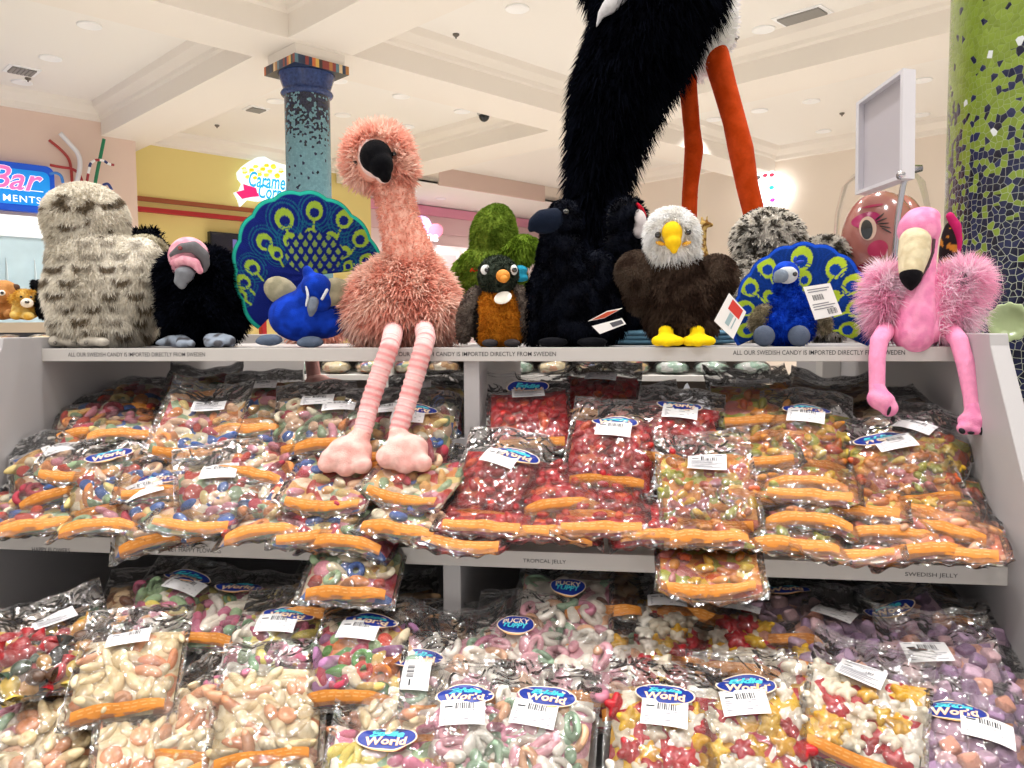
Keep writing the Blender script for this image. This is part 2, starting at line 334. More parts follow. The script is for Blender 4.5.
# --- pink wall: blue bar sign, drinking straws and glass fronted cooler
Q = lambda px, py, w=0: onP(px, py, DB, PB - w)
t = thing('bar_sign', 'blue rounded sign reading Bar in pink script above the cooler', 'sign', Q(10, 186))
o = t.location.copy(); Ls = lambda u, w, z: DA * u - DB * w + Vector((0, 0, z))
a1, z0, z1 = (Q(52, 186) - o).dot(DA), Q(30, 213).z - o.z, Q(30, 166).z - o.z
def rrect(u0, u1, z0, z1, r, w, n=6):
    pts = []
    for cx, cz, s in ((u1 - r, z1 - r, 0), (u0 + r, z1 - r, 90), (u0 + r, z0 + r, 180), (u1 - r, z0 + r, 270)):
        pts += [Ls(cx + r * math.cos(R(s + 90 * k / n)), w, cz + r * math.sin(R(s + 90 * k / n))) for k in range(n + 1)]
    return pts
mb = MB(); mb.prism(rrect(-1.4, a1, z0, z1, .1, .02), '', -DB * .1); mb.build('panel', mat('sign_blue', '#0d4fc4', .4, emit='#0d55d0', estr=.25), t, False)
mb = MB(); mb.prism(rrect(-1.35, a1 - .06, z0 + .08, z1 - .08, .08, .12), '', -DB * .012); mb.build('face', mat('sign_cyan', '#0c8fe6', .4, emit='#0c90ea', estr=.35), t, False)
mb = MB(); zc = (z0 + z1) / 2 + .1; zz = z1 - z0
put_text(mb, 'Bar', lambda x, y: Ls(a1 - .44 + x, .136, zc + y), .62, zz * .5, .35, .03); mb.build('lettering', mat('sign_white', '#ffffff', .5, emit='#ffffff', estr=.5), t, False)
mb = MB(); put_text(mb, 'Bar', lambda x, y: Ls(a1 - .44 + x, .139, zc + y), .60, zz * .48, .35, .012); mb.build('lettering', mat('sign_pink', '#ff6fb5', .5, emit='#ff6fb5', estr=.5), t, False)
mb = MB(); put_text(mb, 'MENTS', lambda x, y: Ls(a1 - .38 + x, .136, z0 + .15 + y), .42, zz * .14, 0, .008, space=1.15); mb.add([Ls(a1 - 1.2, .136, z0 + .26), Ls(a1 - .14, .136, z0 + .26), Ls(a1 - .14, .136, z0 + .27), Ls(a1 - 1.2, .136, z0 + .27)], [(0, 1, 2, 3)]); mb.build('lettering', MATS['sign_white'], t, False)
SW = [.02]
def straw(label, pts, r, cols):
    SW[0] += .038; P = [Q(x, y, SW[0]) for x, y in pts]; c = P[len(P) // 2].copy(); pp = []   # each straw a little further off the wall
    for k in range(len(P) - 1):                                   # Catmull-Rom through the points
        a, b_, c_, d = P[max(k - 1, 0)], P[k], P[k + 1], P[min(k + 2, len(P) - 1)]
        for i in range(6):
            u = i / 6; pp.append(.5 * ((2 * b_) + (c_ - a) * u + (2 * a - 5 * b_ + 4 * c_ - d) * u * u + (3 * b_ - a - 3 * c_ + d) * u ** 3))
    pp.append(P[-1]); mb = MB(); mb.tube([p - c for p in pp], r, 10)
    nf = len(mb.f); n = 10; mb.mi = [(min(i // n, len(pp) - 2) // 4) % len(cols) for i in range(nf)]
    tag(mb.build('drinking_straw', [mat('straw_' + c_.strip('#'), c_, .4) for c_ in cols], loc=c), label, 'straw', 'giant straws on the pink wall')
straw('bent red straw crossing the white straw high on pink wall', [(49, 140), (60, 149), (68, 158), (71, 168), (72, 182)], .018, ['#b03a33'])
straw('straight red straw running sideways beside the blue bar sign', [(50, 165), (60, 167), (72, 169), (79, 174), (82, 181)], .018, ['#b02c30'])
straw('tall white bent straw on pink wall', [(60, 133), (70, 144), (78, 154), (80, 166), (77, 182)], .03, ['#e9e6ea'])
straw('straight green straw on pink wall', [(104, 139), (101, 154), (98, 168), (95, 184)], .022, ['#1b7f56'])
straw('candy striped straw hooked across the green straw', [(87, 181), (89, 170), (91, 163), (97, 160), (104, 161), (109, 164), (114, 165)], .017, ['#a7343c', '#ffffff', '#26356f', '#ffffff'])
straw('small blue hooked straw beside the bar sign', [(50, 174), (56, 173), (61, 176), (63, 183)], .018, ['#3f86d8'])
straw('small navy hooked straw low beside the yellow wall', [(103, 185), (108, 184), (112, 190)], .018, ['#2c3f86'])
# cooler
c0 = AB(2.95, 11.1); t = thing('glass_cooler', 'tall white cooler with pale blue glass doors under the bar sign', 'cooler', c0)
mb = MB()
def cb(mb, u0, u1, w0, w1, z0, z1): mb.prism([Ls(u0, w0, z0), Ls(u1, w0, z0), Ls(u1, w1, z0), Ls(u0, w1, z0)], '', (0, 0, z1 - z0))
cb(mb, -2.4, .06, -.55, 0, 0, 2.78); mb.build('cabinet', mat('cooler_white', '#e4edf0', .4), t, False)
mb = MB(); cb(mb, -2.4, .06, 0, .05, 2.6, 2.85); mb.build('header', mat('cooler_header', '#f6f8f8', .4, emit='#ffffff', estr=.25), t, False)
for k in range(3):
    mb = MB(); u = -2.38 + k * .81; cb(mb, u, u + .79, 0, .03, .3, 2.58); d = mb.build('door', mat('cooler_door', '#c3dbe4', .12, .12, 3), t, False)
    for q in range(2):
        mb = MB(); mb.ell(Ls(u + .25 + q * .3, .03, 2.05), (.06, .012, .3), Matrix.Rotation(-HD, 3, 'Z')); mb.build('bottle_mark', mat('cooler_mark', '#e6f2f6', .3), d)
# --- yellow wall: red trims, dark screen, caramel corn sign
QY = lambda px, py, w=0: onP(px, py, DB, YB - w)
def ytrim(name, x0, x1, y0, y1, m, th=.05):
    A_, B_ = QY(x0, (y0)), QY(x1, y1); mb = MB(); h = .035
    mb.prism([A_ + Vector((0, 0, -h)), A_ + Vector((0, 0, h)), A_ + Vector((0, 0, h)) - DB * th, A_ + Vector((0, 0, -h)) - DB * th], '', Vector((B_.x - A_.x, B_.y - A_.y, 0))); struct(mb.build(name, m, smooth=False))
M_red = mat('red_trim', '#b01d22', .5)
ytrim('trim_9', 134, 262, 198, 205, mat('brown_trim', '#a0522a', .5), .03)
ytrim('trim_10', 134, 256, 209, 216, M_red, .1)
A_ = QY(256, 216); mb = MB(); mb.prism([Vector((A_.x, A_.y, 1.0)), Vector((A_.x, A_.y, 1.0)) + DA * .09, Vector((A_.x, A_.y, 1.0)) + DA * .09 - DB * .1, Vector((A_.x, A_.y, 1.0)) - DB * .1], '', (0, 0, A_.z - .97)); struct(mb.build('trim_11', M_red, smooth=False))
ctr = QY(233, 246, .1); t = thing('menu_screen', 'dark flat screen hanging on the yellow wall', 'screen', ctr)
mb = MB(); cb(mb, -.4, .42, -.05, .05, -.16, .2); mb.build('casing', mat('screen_black', '#15151c', .25), t, False)
mb = MB(); cb(mb, -.37, .39, .05, .056, -.13, .17); mb.build('display', mat('screen_glass', '#1a1a26', .08, emit='#35304f', estr=.06), t, False)
mb = MB(); cb(mb, -.03, .04, .056, .058, -.1, .1); mb.build('lit_picture', mat('screen_glow', '#6a66a0', .3, emit='#6f6ab0', estr=.35), t, False)
# caramel corn
ctr = QY(268, 183, .08); t = thing('popcorn_sign', 'glowing popcorn shaped sign reading Caramel Corn on yellow wall', 'sign', ctr)
H_ = lambda px, py, w=.0: (lambda p: Vector((p - ctr)) )(QY(px, py, .08 + w))
outl = [(233, 193), (238, 191), (241, 184), (237, 179), (236, 173), (241, 167), (248, 162), (256, 158), (263, 157), (270, 161), (278, 164), (287, 166), (296, 172), (300, 182), (303, 196), (292, 203), (278, 203), (262, 201), (257, 202), (246, 200), (239, 207), (237, 200)]
def plate(mb, pts, w0, w1): mb.prism([H_(x, y, w0) for x, y in pts], '', -DB * (w1 - w0))
mb = MB(); plate(mb, outl, 0, .05); mb.build('backing', mat('sign_glow', '#f2fbff', .5, emit='#e8faff', estr=.6), t, False)
mb = MB(); plate(mb, [(236, 192), (244, 190), (243, 184), (256, 188), (257, 193), (264, 196), (252, 197), (242, 199)], .05, .06); plate(mb, [(284, 189), (298, 186), (300, 195), (288, 199)], .05, .06); mb.build('ribbon', mat('sign_red', '#ee1f6e', .5, emit='#ee1f6e', estr=.6), t, False)
mb = MB()
for k in range(26):
    x, y = 244 + (k * 7.3) % 40, 164 + (k * 3.7) % 13 + max(0, (258 - (244 + (k * 7.3) % 40)) * .35)
    mb.m = k % 3; plate(mb, [(x + 2.4 * math.cos(q * 1.05 + k) * (1 + .3 * (q % 2)), y + 1.9 * math.sin(q * 1.05 + k)) for q in range(6)], .05, .058 + (k % 4) * .002)
mb.build('popcorn', [mat('corn_' + str(i), c, .5, emit=c, estr=.7) for i, c in enumerate(['#ffe14a', '#ffc21f', '#fff3b8'])], t, False)
p0 = H_(271, 181, .065); sl = .06
def pt_(x, y, cx, cy): return H_(cx, cy, .068) + DA * x + Vector((0, 0, y + x * .02))
for txt, cx, cy, w, h in (('Caramel', 269, 181, .72, .26), ('Corn', 270, 192, .42, .24)):
    mb = MB(); put_text(mb, txt, lambda x, y: pt_(x, y, cx, cy) , w, h, .25, .05); mb.build('lettering', MATS['sign_glow'], t, False)
    mb = MB(); put_text(mb, txt, lambda x, y: pt_(x, y, cx, cy) - DB * .004, w, h, .25, .018); mb.build('lettering', mat('sign_letter_cyan', '#25a9de', .5, emit='#25b0e6', estr=.55), t, False)
# small cloud sign far back
ctr = onP(428, 229, DB, FB - .5); t = thing('cloud_sign', 'small lavender and red bubble sign reading ions far back', 'sign', ctr); H2 = lambda px, py, w=0: onP(px, py, DB, FB - .5 - w) - ctr
for cx, cy, r, c in ((419, 226, 10, '#c6a0ee'), (433, 231, 7, '#ee6f86')):
    mb = MB(); mb.prism([H2(cx + r * math.cos(q * .26), cy + r * math.sin(q * .26)) for q in range(24)], '', -DB * (.08 if r > 8 else .1)); mb.build('bubble', mat('bubble_' + c[1:], c, .5, emit=c, estr=.5), t, False)
mb = MB(); put_text(mb, 'ions', lambda x, y: H2(427, 236, .13) + DA * x + Vector((0, 0, y)), .62, .2, 0, .03); mb.build('lettering', mat('sign_ice', '#e3f4ff', .5, emit='#d8f0ff', estr=.8), t, False)
# glowing board on the right wall
ctr = onP(768, 193, DA, RA - .1); t = thing('light_board', 'small glowing white board with pink and cyan marks on cream wall', 'sign', ctr)
B2 = lambda u, w, z: -DB * u - DA * w + Vector((0, 0, z))
mb = MB(); mb.prism([B2(.42 * math.cos(q * .2618) * (1 + .05 * math.cos(q)), 0, .36 * math.sin(q * .2618)) for q in range(24)], '', -DA * .06); mb.build('panel', mat('board_glow', '#ffffff', .5, emit='#ffffff', estr=1.6), t, False)
for u, z, c in ((-.2, .05, '#3fd0d0'), (.1, .07, '#3fd0d0'), (.12, -.14, '#ee4fd0'), (-.08, -.2, '#f29ad8'), (.1, .28, '#e0405f'), (-.15, .27, '#707070'), (-.02, .29, '#c0405f')):
    mb = MB(); mb.prism([B2(u + .05 * math.cos(q), .062, z + .035 * math.sin(q)) for q in range(6)], '', -DA * .01); mb.build('mark', mat('mark_' + c[1:], c, .5, emit=c, estr=.7), t, False)

# ---------------------------------------------------------------- the white display unit
XL, XR, XD = -1.225, .605, -.30                                     # inner faces of the side panels, centre of the divider
YT, ZT, YM, ZM, YL, ZLo = 1.55, 1.415, 1.35, 1.066, 1.0, .76        # front edges and tops of the three shelves
YBK = 2.35
unit = thing('display_shelf', 'white two bay display unit full of bagged candy with plush birds on top', 'shelf', ((XL + XR) / 2, 1.9, 0))
uo = unit.location.copy(); M_lam = mat('unit_laminate', '#b0adae', .42, .02, 3); M_lip = mat('unit_lip', '#c2beba', .4); M_black = mat('print_black', '#26242a', .6)  # laminate darker than the lip: shade inside the unit put into its colour
def ubox(name, lo, hi, m=None, parent=None, bv=.002):
    mb = MB(); mb.box([lo[i] - uo[i] for i in range(3)], [hi[i] - uo[i] for i in range(3)]); o = mb.build(name, m or M_lam, parent or unit, False); return bevel(o, bv) if bv else o
for x0, x1 in ((XL - .03, XL), (XR, XR + .03)):
    mb = MB(); pr = [(1.44, 1.44), (1.435, 1.42), (1.19, 1.03), (1.0, .72), (.97, .66), (.97, 0), (2.95, 0), (2.95, 1.44)]
    mb.prism([Vector((x0, y, z)) - uo for y, z in pr], '', (x1 - x0, 0, 0)); bevel(mb.build('side_panel', M_lam, unit, False), .002)
top = ubox('top_shelf', (XL, YT + .004, ZT - .018), (XR, 2.2, ZT)); lip = ubox('shelf_lip', (XL, YT - .006, ZT - .026), (XR, YT + .004, ZT + .001), M_lip, top, .001)
mid = ubox('middle_shelf', (XL, YM + .004, ZM - .018), (XR, YBK, ZM)); ubox('shelf_lip', (XL, YM - .006, ZM - .026), (XR, YM + .004, ZM + .004), M_lip, mid, .001)
low = ubox('bottom_shelf', (XL, YL + .004, ZLo - .02), (XR, YBK, ZLo)); ubox('shelf_lip', (XL, YL - .006, ZLo - .03), (XR, YL + .004, ZLo + .004), M_lip, low, .001)
ubox('plinth', (XL, 1.05, 0), (XR, YBK, ZLo - .02))
ubox('divider', (XD - .016, YT + .008, ZM), (XD + .016, 2.2, ZT - .018)); ubox('divider', (XD - .016, YM + .008, ZLo), (XD + .016, YBK, ZM - .018))
ubox('back_panel', (XL, YBK, .0), (XR, YBK + .02, ZM + .06))
ubox('upright', (XR - .05, 2.36, ZM + .06), (XR, 2.44, ZT), M_lip)
def lettering(txt, px0, px1, py, Y, h, parent):
    p0, p1 = onY(px0, py, Y), onY(px1, py, Y); c = (p0 + p1) / 2; mb = MB(); zc = c.z
    put_text(mb, txt, lambda x, y: Vector((c.x + x, Y, zc + y)) - uo, p1.x - p0.x, h, 0, .004); mb.build('lettering', M_black, parent, False)
TXT = 'ALL OUR SWEDISH CANDY IS IMPORTED DIRECTLY FROM SWEDEN'
yt = YT - .0064
lettering(TXT, 68, 205, 354.5, yt, .0085, top); lettering(TXT, 388, 556, 354, yt, .0085, top); lettering(TXT, 733, 905, 352.5, yt, .0085, top)
ym = YM - .0064
def zlip(Z): return Z - .011
def lettering_mid(txt, px0, px1, h=.0085):
    # height on the lip is fixed, so take the pixel row from the lip itself
    py = 550
    for _ in range(200):
        if onY((px0 + px1) / 2, py, ym).z < ZM - .013: break
        py += .25
    lettering(txt, px0, px1, py, ym, h, mid)
lettering_mid('SWEET HAPPY FLOWERS', 160, 221); lettering_mid('TROPICAL JELLY', 523, 566); lettering_mid('SWEDISH JELLY', 905, 958)
lettering_mid('HAPPY FLOWERS', 32, 70)

# ---------------------------------------------------------------- plush toys
M_fur = mat('plush_fabric', '#ffffff', .95, sheen=.03, spec=.08, attr='Col', var=.1, vscale=90, bump=.35, bscale=420)
M_strand = bpy.data.materials.new('plush_pile'); M_strand.use_nodes = True; nt = M_strand.node_tree; nt.nodes.remove(nt.nodes['Principled BSDF'])
_a = nt.nodes.new('ShaderNodeAttribute'); _a.attribute_name = 'Col'; _d = nt.nodes.new('ShaderNodeBsdfDiffuse'); _t = nt.nodes.new('ShaderNodeBsdfTranslucent'); _m = nt.nodes.new('ShaderNodeMixShader'); _m.inputs[0].default_value = .45
for q in (_d, _t): nt.links.new(_a.outputs['Color'], q.inputs['Color'])
nt.links.new(_d.outputs[0], _m.inputs[1]); nt.links.new(_t.outputs[0], _m.inputs[2]); nt.links.new(_m.outputs[0], nt.nodes['Material Output'].inputs[0])
M_eye = mat('eye_black', '#0c0b0d', .08, coat=1); M_eyew = mat('eye_white', '#f1eee8', .3)
def nz(p, s, o=0): return noise.noise(Vector((p[0] * s + o, p[1] * s + o * 2, p[2] * s - o)))
class Plush:
    def __init__(s, name, label, cat, px, py, Y, z=None, group=None):
        s.Y = Y; s.w = onY(px, py, Y)
        if z is not None: s.w.z = z
        s.root = thing(name, label, cat, s.w, 0, group); d = ray(px, py); s.az = math.atan2(-d.x, d.y); s.RZ = Matrix.Rotation(s.az, 3, 'Z')
        s.s = (onY(px, py, Y) - CAM).dot(FW) / FPX; s.px, s.py = px, py
    def pt(s, px, py, d=0):                                          # d: towards the viewer, in the same units as the drawing
        return onY(px, py, s.Y - d * s.s) - s.w
    def sc(s, d=0): return s.s * (s.Y - d * s.s) / s.Y
    def E(s, cx, cy, rx, ry, rd=None, d=0, rot=0):
        k = s.sc(d); return ('e', s.pt(cx, cy, d), (rx * k, (rd or min(rx, ry)) * k, ry * k), s.RZ @ Matrix.Rotation(R(rot), 3, 'Y'))
    def T(s, pts):                                                   # a chain of (px, py, radius, d)
        out = []
        for k in range(len(pts) - 1):
            a, b = pts[k], pts[k + 1]; n = max(2, int(math.hypot(b[0] - a[0], b[1] - a[1], b[3] - a[3]) / (.45 * min(a[2], b[2]))) + 1)
            for i in range(n + 1):
                q = [a[j] + (b[j] - a[j]) * i / n for j in range(4)]; r = q[2] * s.sc(q[3]); out.append(('e', s.pt(q[0], q[1], q[3]), (r, r, r), None))
        return out
    def blob(s, name, prims, col, vox=None, smooth=4, m=None, parent=None, ff=None):
        mb = MB(); flat = []
        for p in prims: flat += p if isinstance(p, list) else [p]
        for _, c, r, M_ in flat: mb.ell(c, r, M_, 18, 12)
        me = mb.mesh('t', M_fur); o = link('t', me)
        md = o.modifiers.new('r', 'REMESH'); md.mode = 'VOXEL'; md.voxel_size = vox or 3.0 * s.s
        if smooth: sm = o.modifiers.new('s', 'SMOOTH'); sm.iterations = smooth; sm.factor = .5
        nm = bpy.data.meshes.new_from_object(o.evaluated_get(bpy.context.evaluated_depsgraph_get())); bpy.data.objects.remove(o); bpy.data.meshes.remove(me)
        nm.name = name; nm.materials.clear(); nm.materials.append(m or M_fur)
        for a in list(nm.color_attributes): nm.color_attributes.remove(a)
        a = nm.color_attributes.new('Col', 'FLOAT_COLOR', 'POINT'); f = col if callable(col) else (lambda p, c=lin(col): c)
        a.data.foreach_set('color', [x for v in nm.vertices for x in (*f(v.co), 1)]); nm.polygons.foreach_set('use_smooth', [True] * len(nm.polygons))
        return link(name, nm, parent or s.root)
    def U(s, p):                                                     # local point -> drawing coordinates (px, py)
        q = Vector(p) + s.w - CAM; z = q.dot(FW); return 512 + FPX * q.dot(RT) / z, 384 - FPX * q.dot(UP) / z
    def fur(s, o, n, L, w, col, name='fur', rnd=.35, droop=.2, comb=(0, 0, 0), lenf=None, keep=None, parent=None, front=True):
        n = int(n * 1.5); w *= .75; me = o.data; me.calc_loop_triangles(); nt = len(me.loop_triangles)
        V = np.empty(len(me.vertices) * 3); me.vertices.foreach_get('co', V); V = V.reshape(-1, 3)
        T = np.empty(nt * 3, int); me.loop_triangles.foreach_get('vertices', T); T = T.reshape(-1, 3)
        A, B, C_ = V[T[:, 0]], V[T[:, 1]], V[T[:, 2]]; N = np.cross(B - A, C_ - A); ar = np.linalg.norm(N, axis=1); N /= np.maximum(ar, 1e-12)[:, None]
        t = RNG.choice(nt, n, p=ar / ar.sum()); u, v = RNG.random(n), RNG.random(n); k = u + v > 1; u[k], v[k] = 1 - u[k], 1 - v[k]
        P = A[t] + (B[t] - A[t]) * u[:, None] + (C_[t] - A[t]) * v[:, None]; Nn = N[t]
        if keep is not None: k = np.array([keep(p) for p in P], bool); P, Nn = P[k], Nn[k]; n = len(P)
        k = s.s; D = Nn + RNG.normal(0, rnd, (n, 3)) + np.array(comb); D /= np.linalg.norm(D, axis=1)[:, None]
        Ls = L * k * RNG.uniform(.6, 1.25, n)
        if lenf: Ls *= np.array([lenf(p) for p in P])
        Sd = np.cross(D, RNG.normal(0, 1, (n, 3))); Sd /= np.linalg.norm(Sd, axis=1)[:, None]; Sd *= (w * k / 2)
        P0 = P - Nn * (w * k * .4); P1 = P + D * Ls[:, None] * .5; P2 = P + D * Ls[:, None]; P2[:, 2] -= droop * Ls; P1[:, 2] -= droop * .25 * Ls
        vs = np.stack([P0 - Sd, P0 + Sd, P1 + Sd * .8, P1 - Sd * .8, P2], 1).reshape(-1, 3)
        f = col if callable(col) else (lambda p, c=lin(col): c)
        cc = np.array([f(p) for p in P]) * RNG.uniform(.85, 1.12, n)[:, None]; cc = np.clip(np.repeat(np.c_[cc, np.ones(n)], 5, 0), 0, 1)
        nm = bpy.data.meshes.new(name); nm.vertices.add(5 * n); nm.vertices.foreach_set('co', vs.ravel())
        base = np.arange(n)[:, None] * 5; li = np.concatenate([base + [0, 1, 2, 3], base + [3, 2, 4]], 1).ravel()
        nm.loops.add(7 * n); nm.loops.foreach_set('vertex_index', li.astype(np.int32)); nm.polygons.add(2 * n)
        st = (np.arange(n)[:, None] * 7 + [0, 4]).ravel(); nm.polygons.foreach_set('loop_start', st.astype(np.int32)); nm.polygons.foreach_set('use_smooth', [True] * (2 * n))
        nm.update(calc_edges=True); a = nm.color_attributes.new('Col', 'FLOAT_COLOR', 'POINT'); a.data.foreach_set('color', cc.ravel()); nm.materials.append(M_strand)
        return link(name, nm, parent or s.root)
    def solid(s, name, prims, m, parent=None):                       # smooth ellipsoids: eyes, beaks, claws
        mb = MB()
        for _, c, r, M_ in prims: mb.ell(c, r, M_, 24, 16)
        return mb.build(name, m, parent or s.root)
    def eye(s, x, y, r, d, white=None, parent=None):
        if white: e = s.solid('eye', [s.E(x, y, white, white, white * .5, d)], M_eyew, parent); s.solid('pupil', [s.E(x, y, r, r, r * .7, d + white * .45)], M_eye, e)
        else: s.solid('eye', [s.E(x, y, r, r, r, d)], M_eye, parent)
def two(c1, c2, sc, th=0, soft=.3):
    a, b = lin(c1), lin(c2)
    return lambda p: mix(a, b, min(1, max(0, (nz(p, sc) - th) / soft + .5)))
black = two('#0a0b11', '#151822', 40)
G_TOP = 'plush birds sitting along the top shelf'

# --- snowy owl seen from behind
K = Plush('owl_plush', 'big cream and brown speckled owl plush seen from behind at left end', 'plush toy', 98, 347, 1.66, ZT, G_TOP)
ow, ob, og = lin('#f3eee3'), lin('#64533b'), lin('#cbc3b3')
def owlcol(p, K=K):
    x, y = K.U(p); w = nz((x * .03, y * .03, 0), 1, 3); g = mix(ow, og, min(1, max(0, .35 + w)))
    if y < 238:
        t = nz((x * .055, y * .075, 0), 1, 8) + .5 * nz((x * .13, y * .13, 0), 1, 1) - (.35 if y < 195 or x < 52 else 0) - (.2 if x > 112 else 0); return mix(g, ob, min(.9, max(0, (t - .1) * 4)))
    # scalloped bars in staggered rows
    row = math.floor((y - 250) / 13 + .5 * nz((x * .05, y * .02, 0), 1, 5)); xx = (x + (row % 2) * 13 + 6 * nz((row * 3.1, x * .02, 0), 1)) % 27 - 13.5
    yy = y - (250 + row * 13) - 6; e = yy + xx * xx * .035 - 2
    t = min(1, max(0, 1.25 - abs(e) / 3.4) * 1.8) * min(1, max(0, 1 - abs(xx) / 12) * 2.5) * min(1, .25 + 2 * max(0, nz((x * .04, y * .04, 0), 1, 11) + .3)); 
    return mix(g, ob, min(.9, t if y > 262 else t * .5))
b = K.blob('body', [K.E(100, 290, 50, 52, 46), K.E(104, 322, 49, 27, 44), K.E(96, 258, 43, 32, 40), K.E(138, 285, 26, 40, 30), K.T([(140, 258, 20, 0), (152, 285, 15, 0), (160, 306, 9, 0), (166, 318, 5, 0)])], owlcol, 3.2 * K.s)
h = K.blob('head', [K.E(86, 218, 38, 34, 38), K.E(60, 213, 15, 22, 24), K.E(88, 238, 36, 18, 36)], owlcol)
K.fur(b, 16000, 4.6, 1.8, owlcol, droop=.9, rnd=.3); K.fur(h, 8000, 5, 1.8, owlcol, droop=.6, rnd=.35, parent=h)
for x, y in ((63, 339), (94, 339)): 
    f = K.blob('foot', [K.E(x, y + 1, 14, 7, 13, 30), K.E(x - 8, y + 3, 8, 5, 9, 36), K.E(x + 8, y + 3, 8, 5, 9, 36)], '#bfb8ab'); K.solid('claw', [K.E(x - 8, y + 4, 2, 2, 3, 44)], mat('claw_grey', '#6c675f', .5), f)
# --- black and cream bird behind the owl
K = Plush('bird_plush', 'black crested bird plush with shaggy cream wing half hidden behind the owl', 'plush toy', 150, 347, 1.86, ZT, G_TOP)
b = K.blob('body', [K.E(148, 300, 30, 46, 30), K.T([(136, 238, 8, 0), (150, 236, 8, 0), (160, 243, 6, 0), (168, 254, 5, 0)])], black)
K.fur(b, 2500, 7, 2, black)
w = K.blob('wing', [K.E(148, 254, 20, 17, 12, 10, 30), K.E(156, 268, 10, 14, 8, 10)], '#cfc6ae'); K.fur(w, 2500, 9, 2.4, two('#d8d0ba', '#a69a80', 60), droop=.8, parent=w)
# --- vulture
K = Plush('vulture_plush', 'fluffy black vulture plush with pink and grey hooked head', 'plush toy', 205, 347, 1.66, ZT, G_TOP)
b = K.blob('body', [K.E(205, 308, 40, 36, 34), K.E(200, 278, 38, 30, 32), K.E(217, 282, 17, 20, 22)], black); K.fur(b, 9000, 10, 2.2, black, droop=.3, rnd=.5)
pk = two('#e6a9b6', '#d58f9f', 80)
h = K.blob('head', [K.E(189, 257, 20, 20, 20, 22), K.E(186, 268, 14, 10, 14, 27)], pk, 1.8 * K.s)
gm = mat('felt_grey', '#77767a', .9, .1, 300, .3, 500)
K.blob('eye_mask', [K.T([(172, 255, 3, 38), (182, 248, 5, 40), (194, 247, 6, 38), (203, 255, 6, 33), (206, 264, 4, 31), (204, 270, 3, 31)])], '#68676a', 1.6 * K.s, 3, parent=h)
K.solid('eye', [K.E(180, 248, 2.4, 2.2, 2, 45)], mat('eye_red', '#7c1f24', .15, coat=1), h)
K.blob('cheek', [K.T([(173, 263, 3.5, 41), (184, 260, 5, 42), (195, 263, 5, 40), (200, 271, 3.5, 38)])], pk, 1.6 * K.s, 3, parent=h)
K.blob('beak', [K.E(185, 273, 10, 7, 10, 39), K.E(181, 281, 7, 6, 8, 39), K.E(182, 285, 4.5, 4.5, 6, 40), K.E(184, 277, 9, 6, 8, 39)], '#7d8086', 1.6 * K.s, 4, parent=h)
for pts in ([(182, 341, 7, 30), (170, 341, 6, 36), (158, 343, 3, 42)], [(210, 340, 7, 30), (222, 340, 7, 34), (230, 341, 6, 36)]):
    f = K.blob('foot', [K.T([tuple(p) for p in pts]), K.T([pts[0], (pts[0][0] - 2, 344, 4, 46)]), K.T([pts[0], (pts[0][0] + 10, 344, 4, 46)])], two('#4d4d52', '#8b95a3', 60), 2 * K.s)
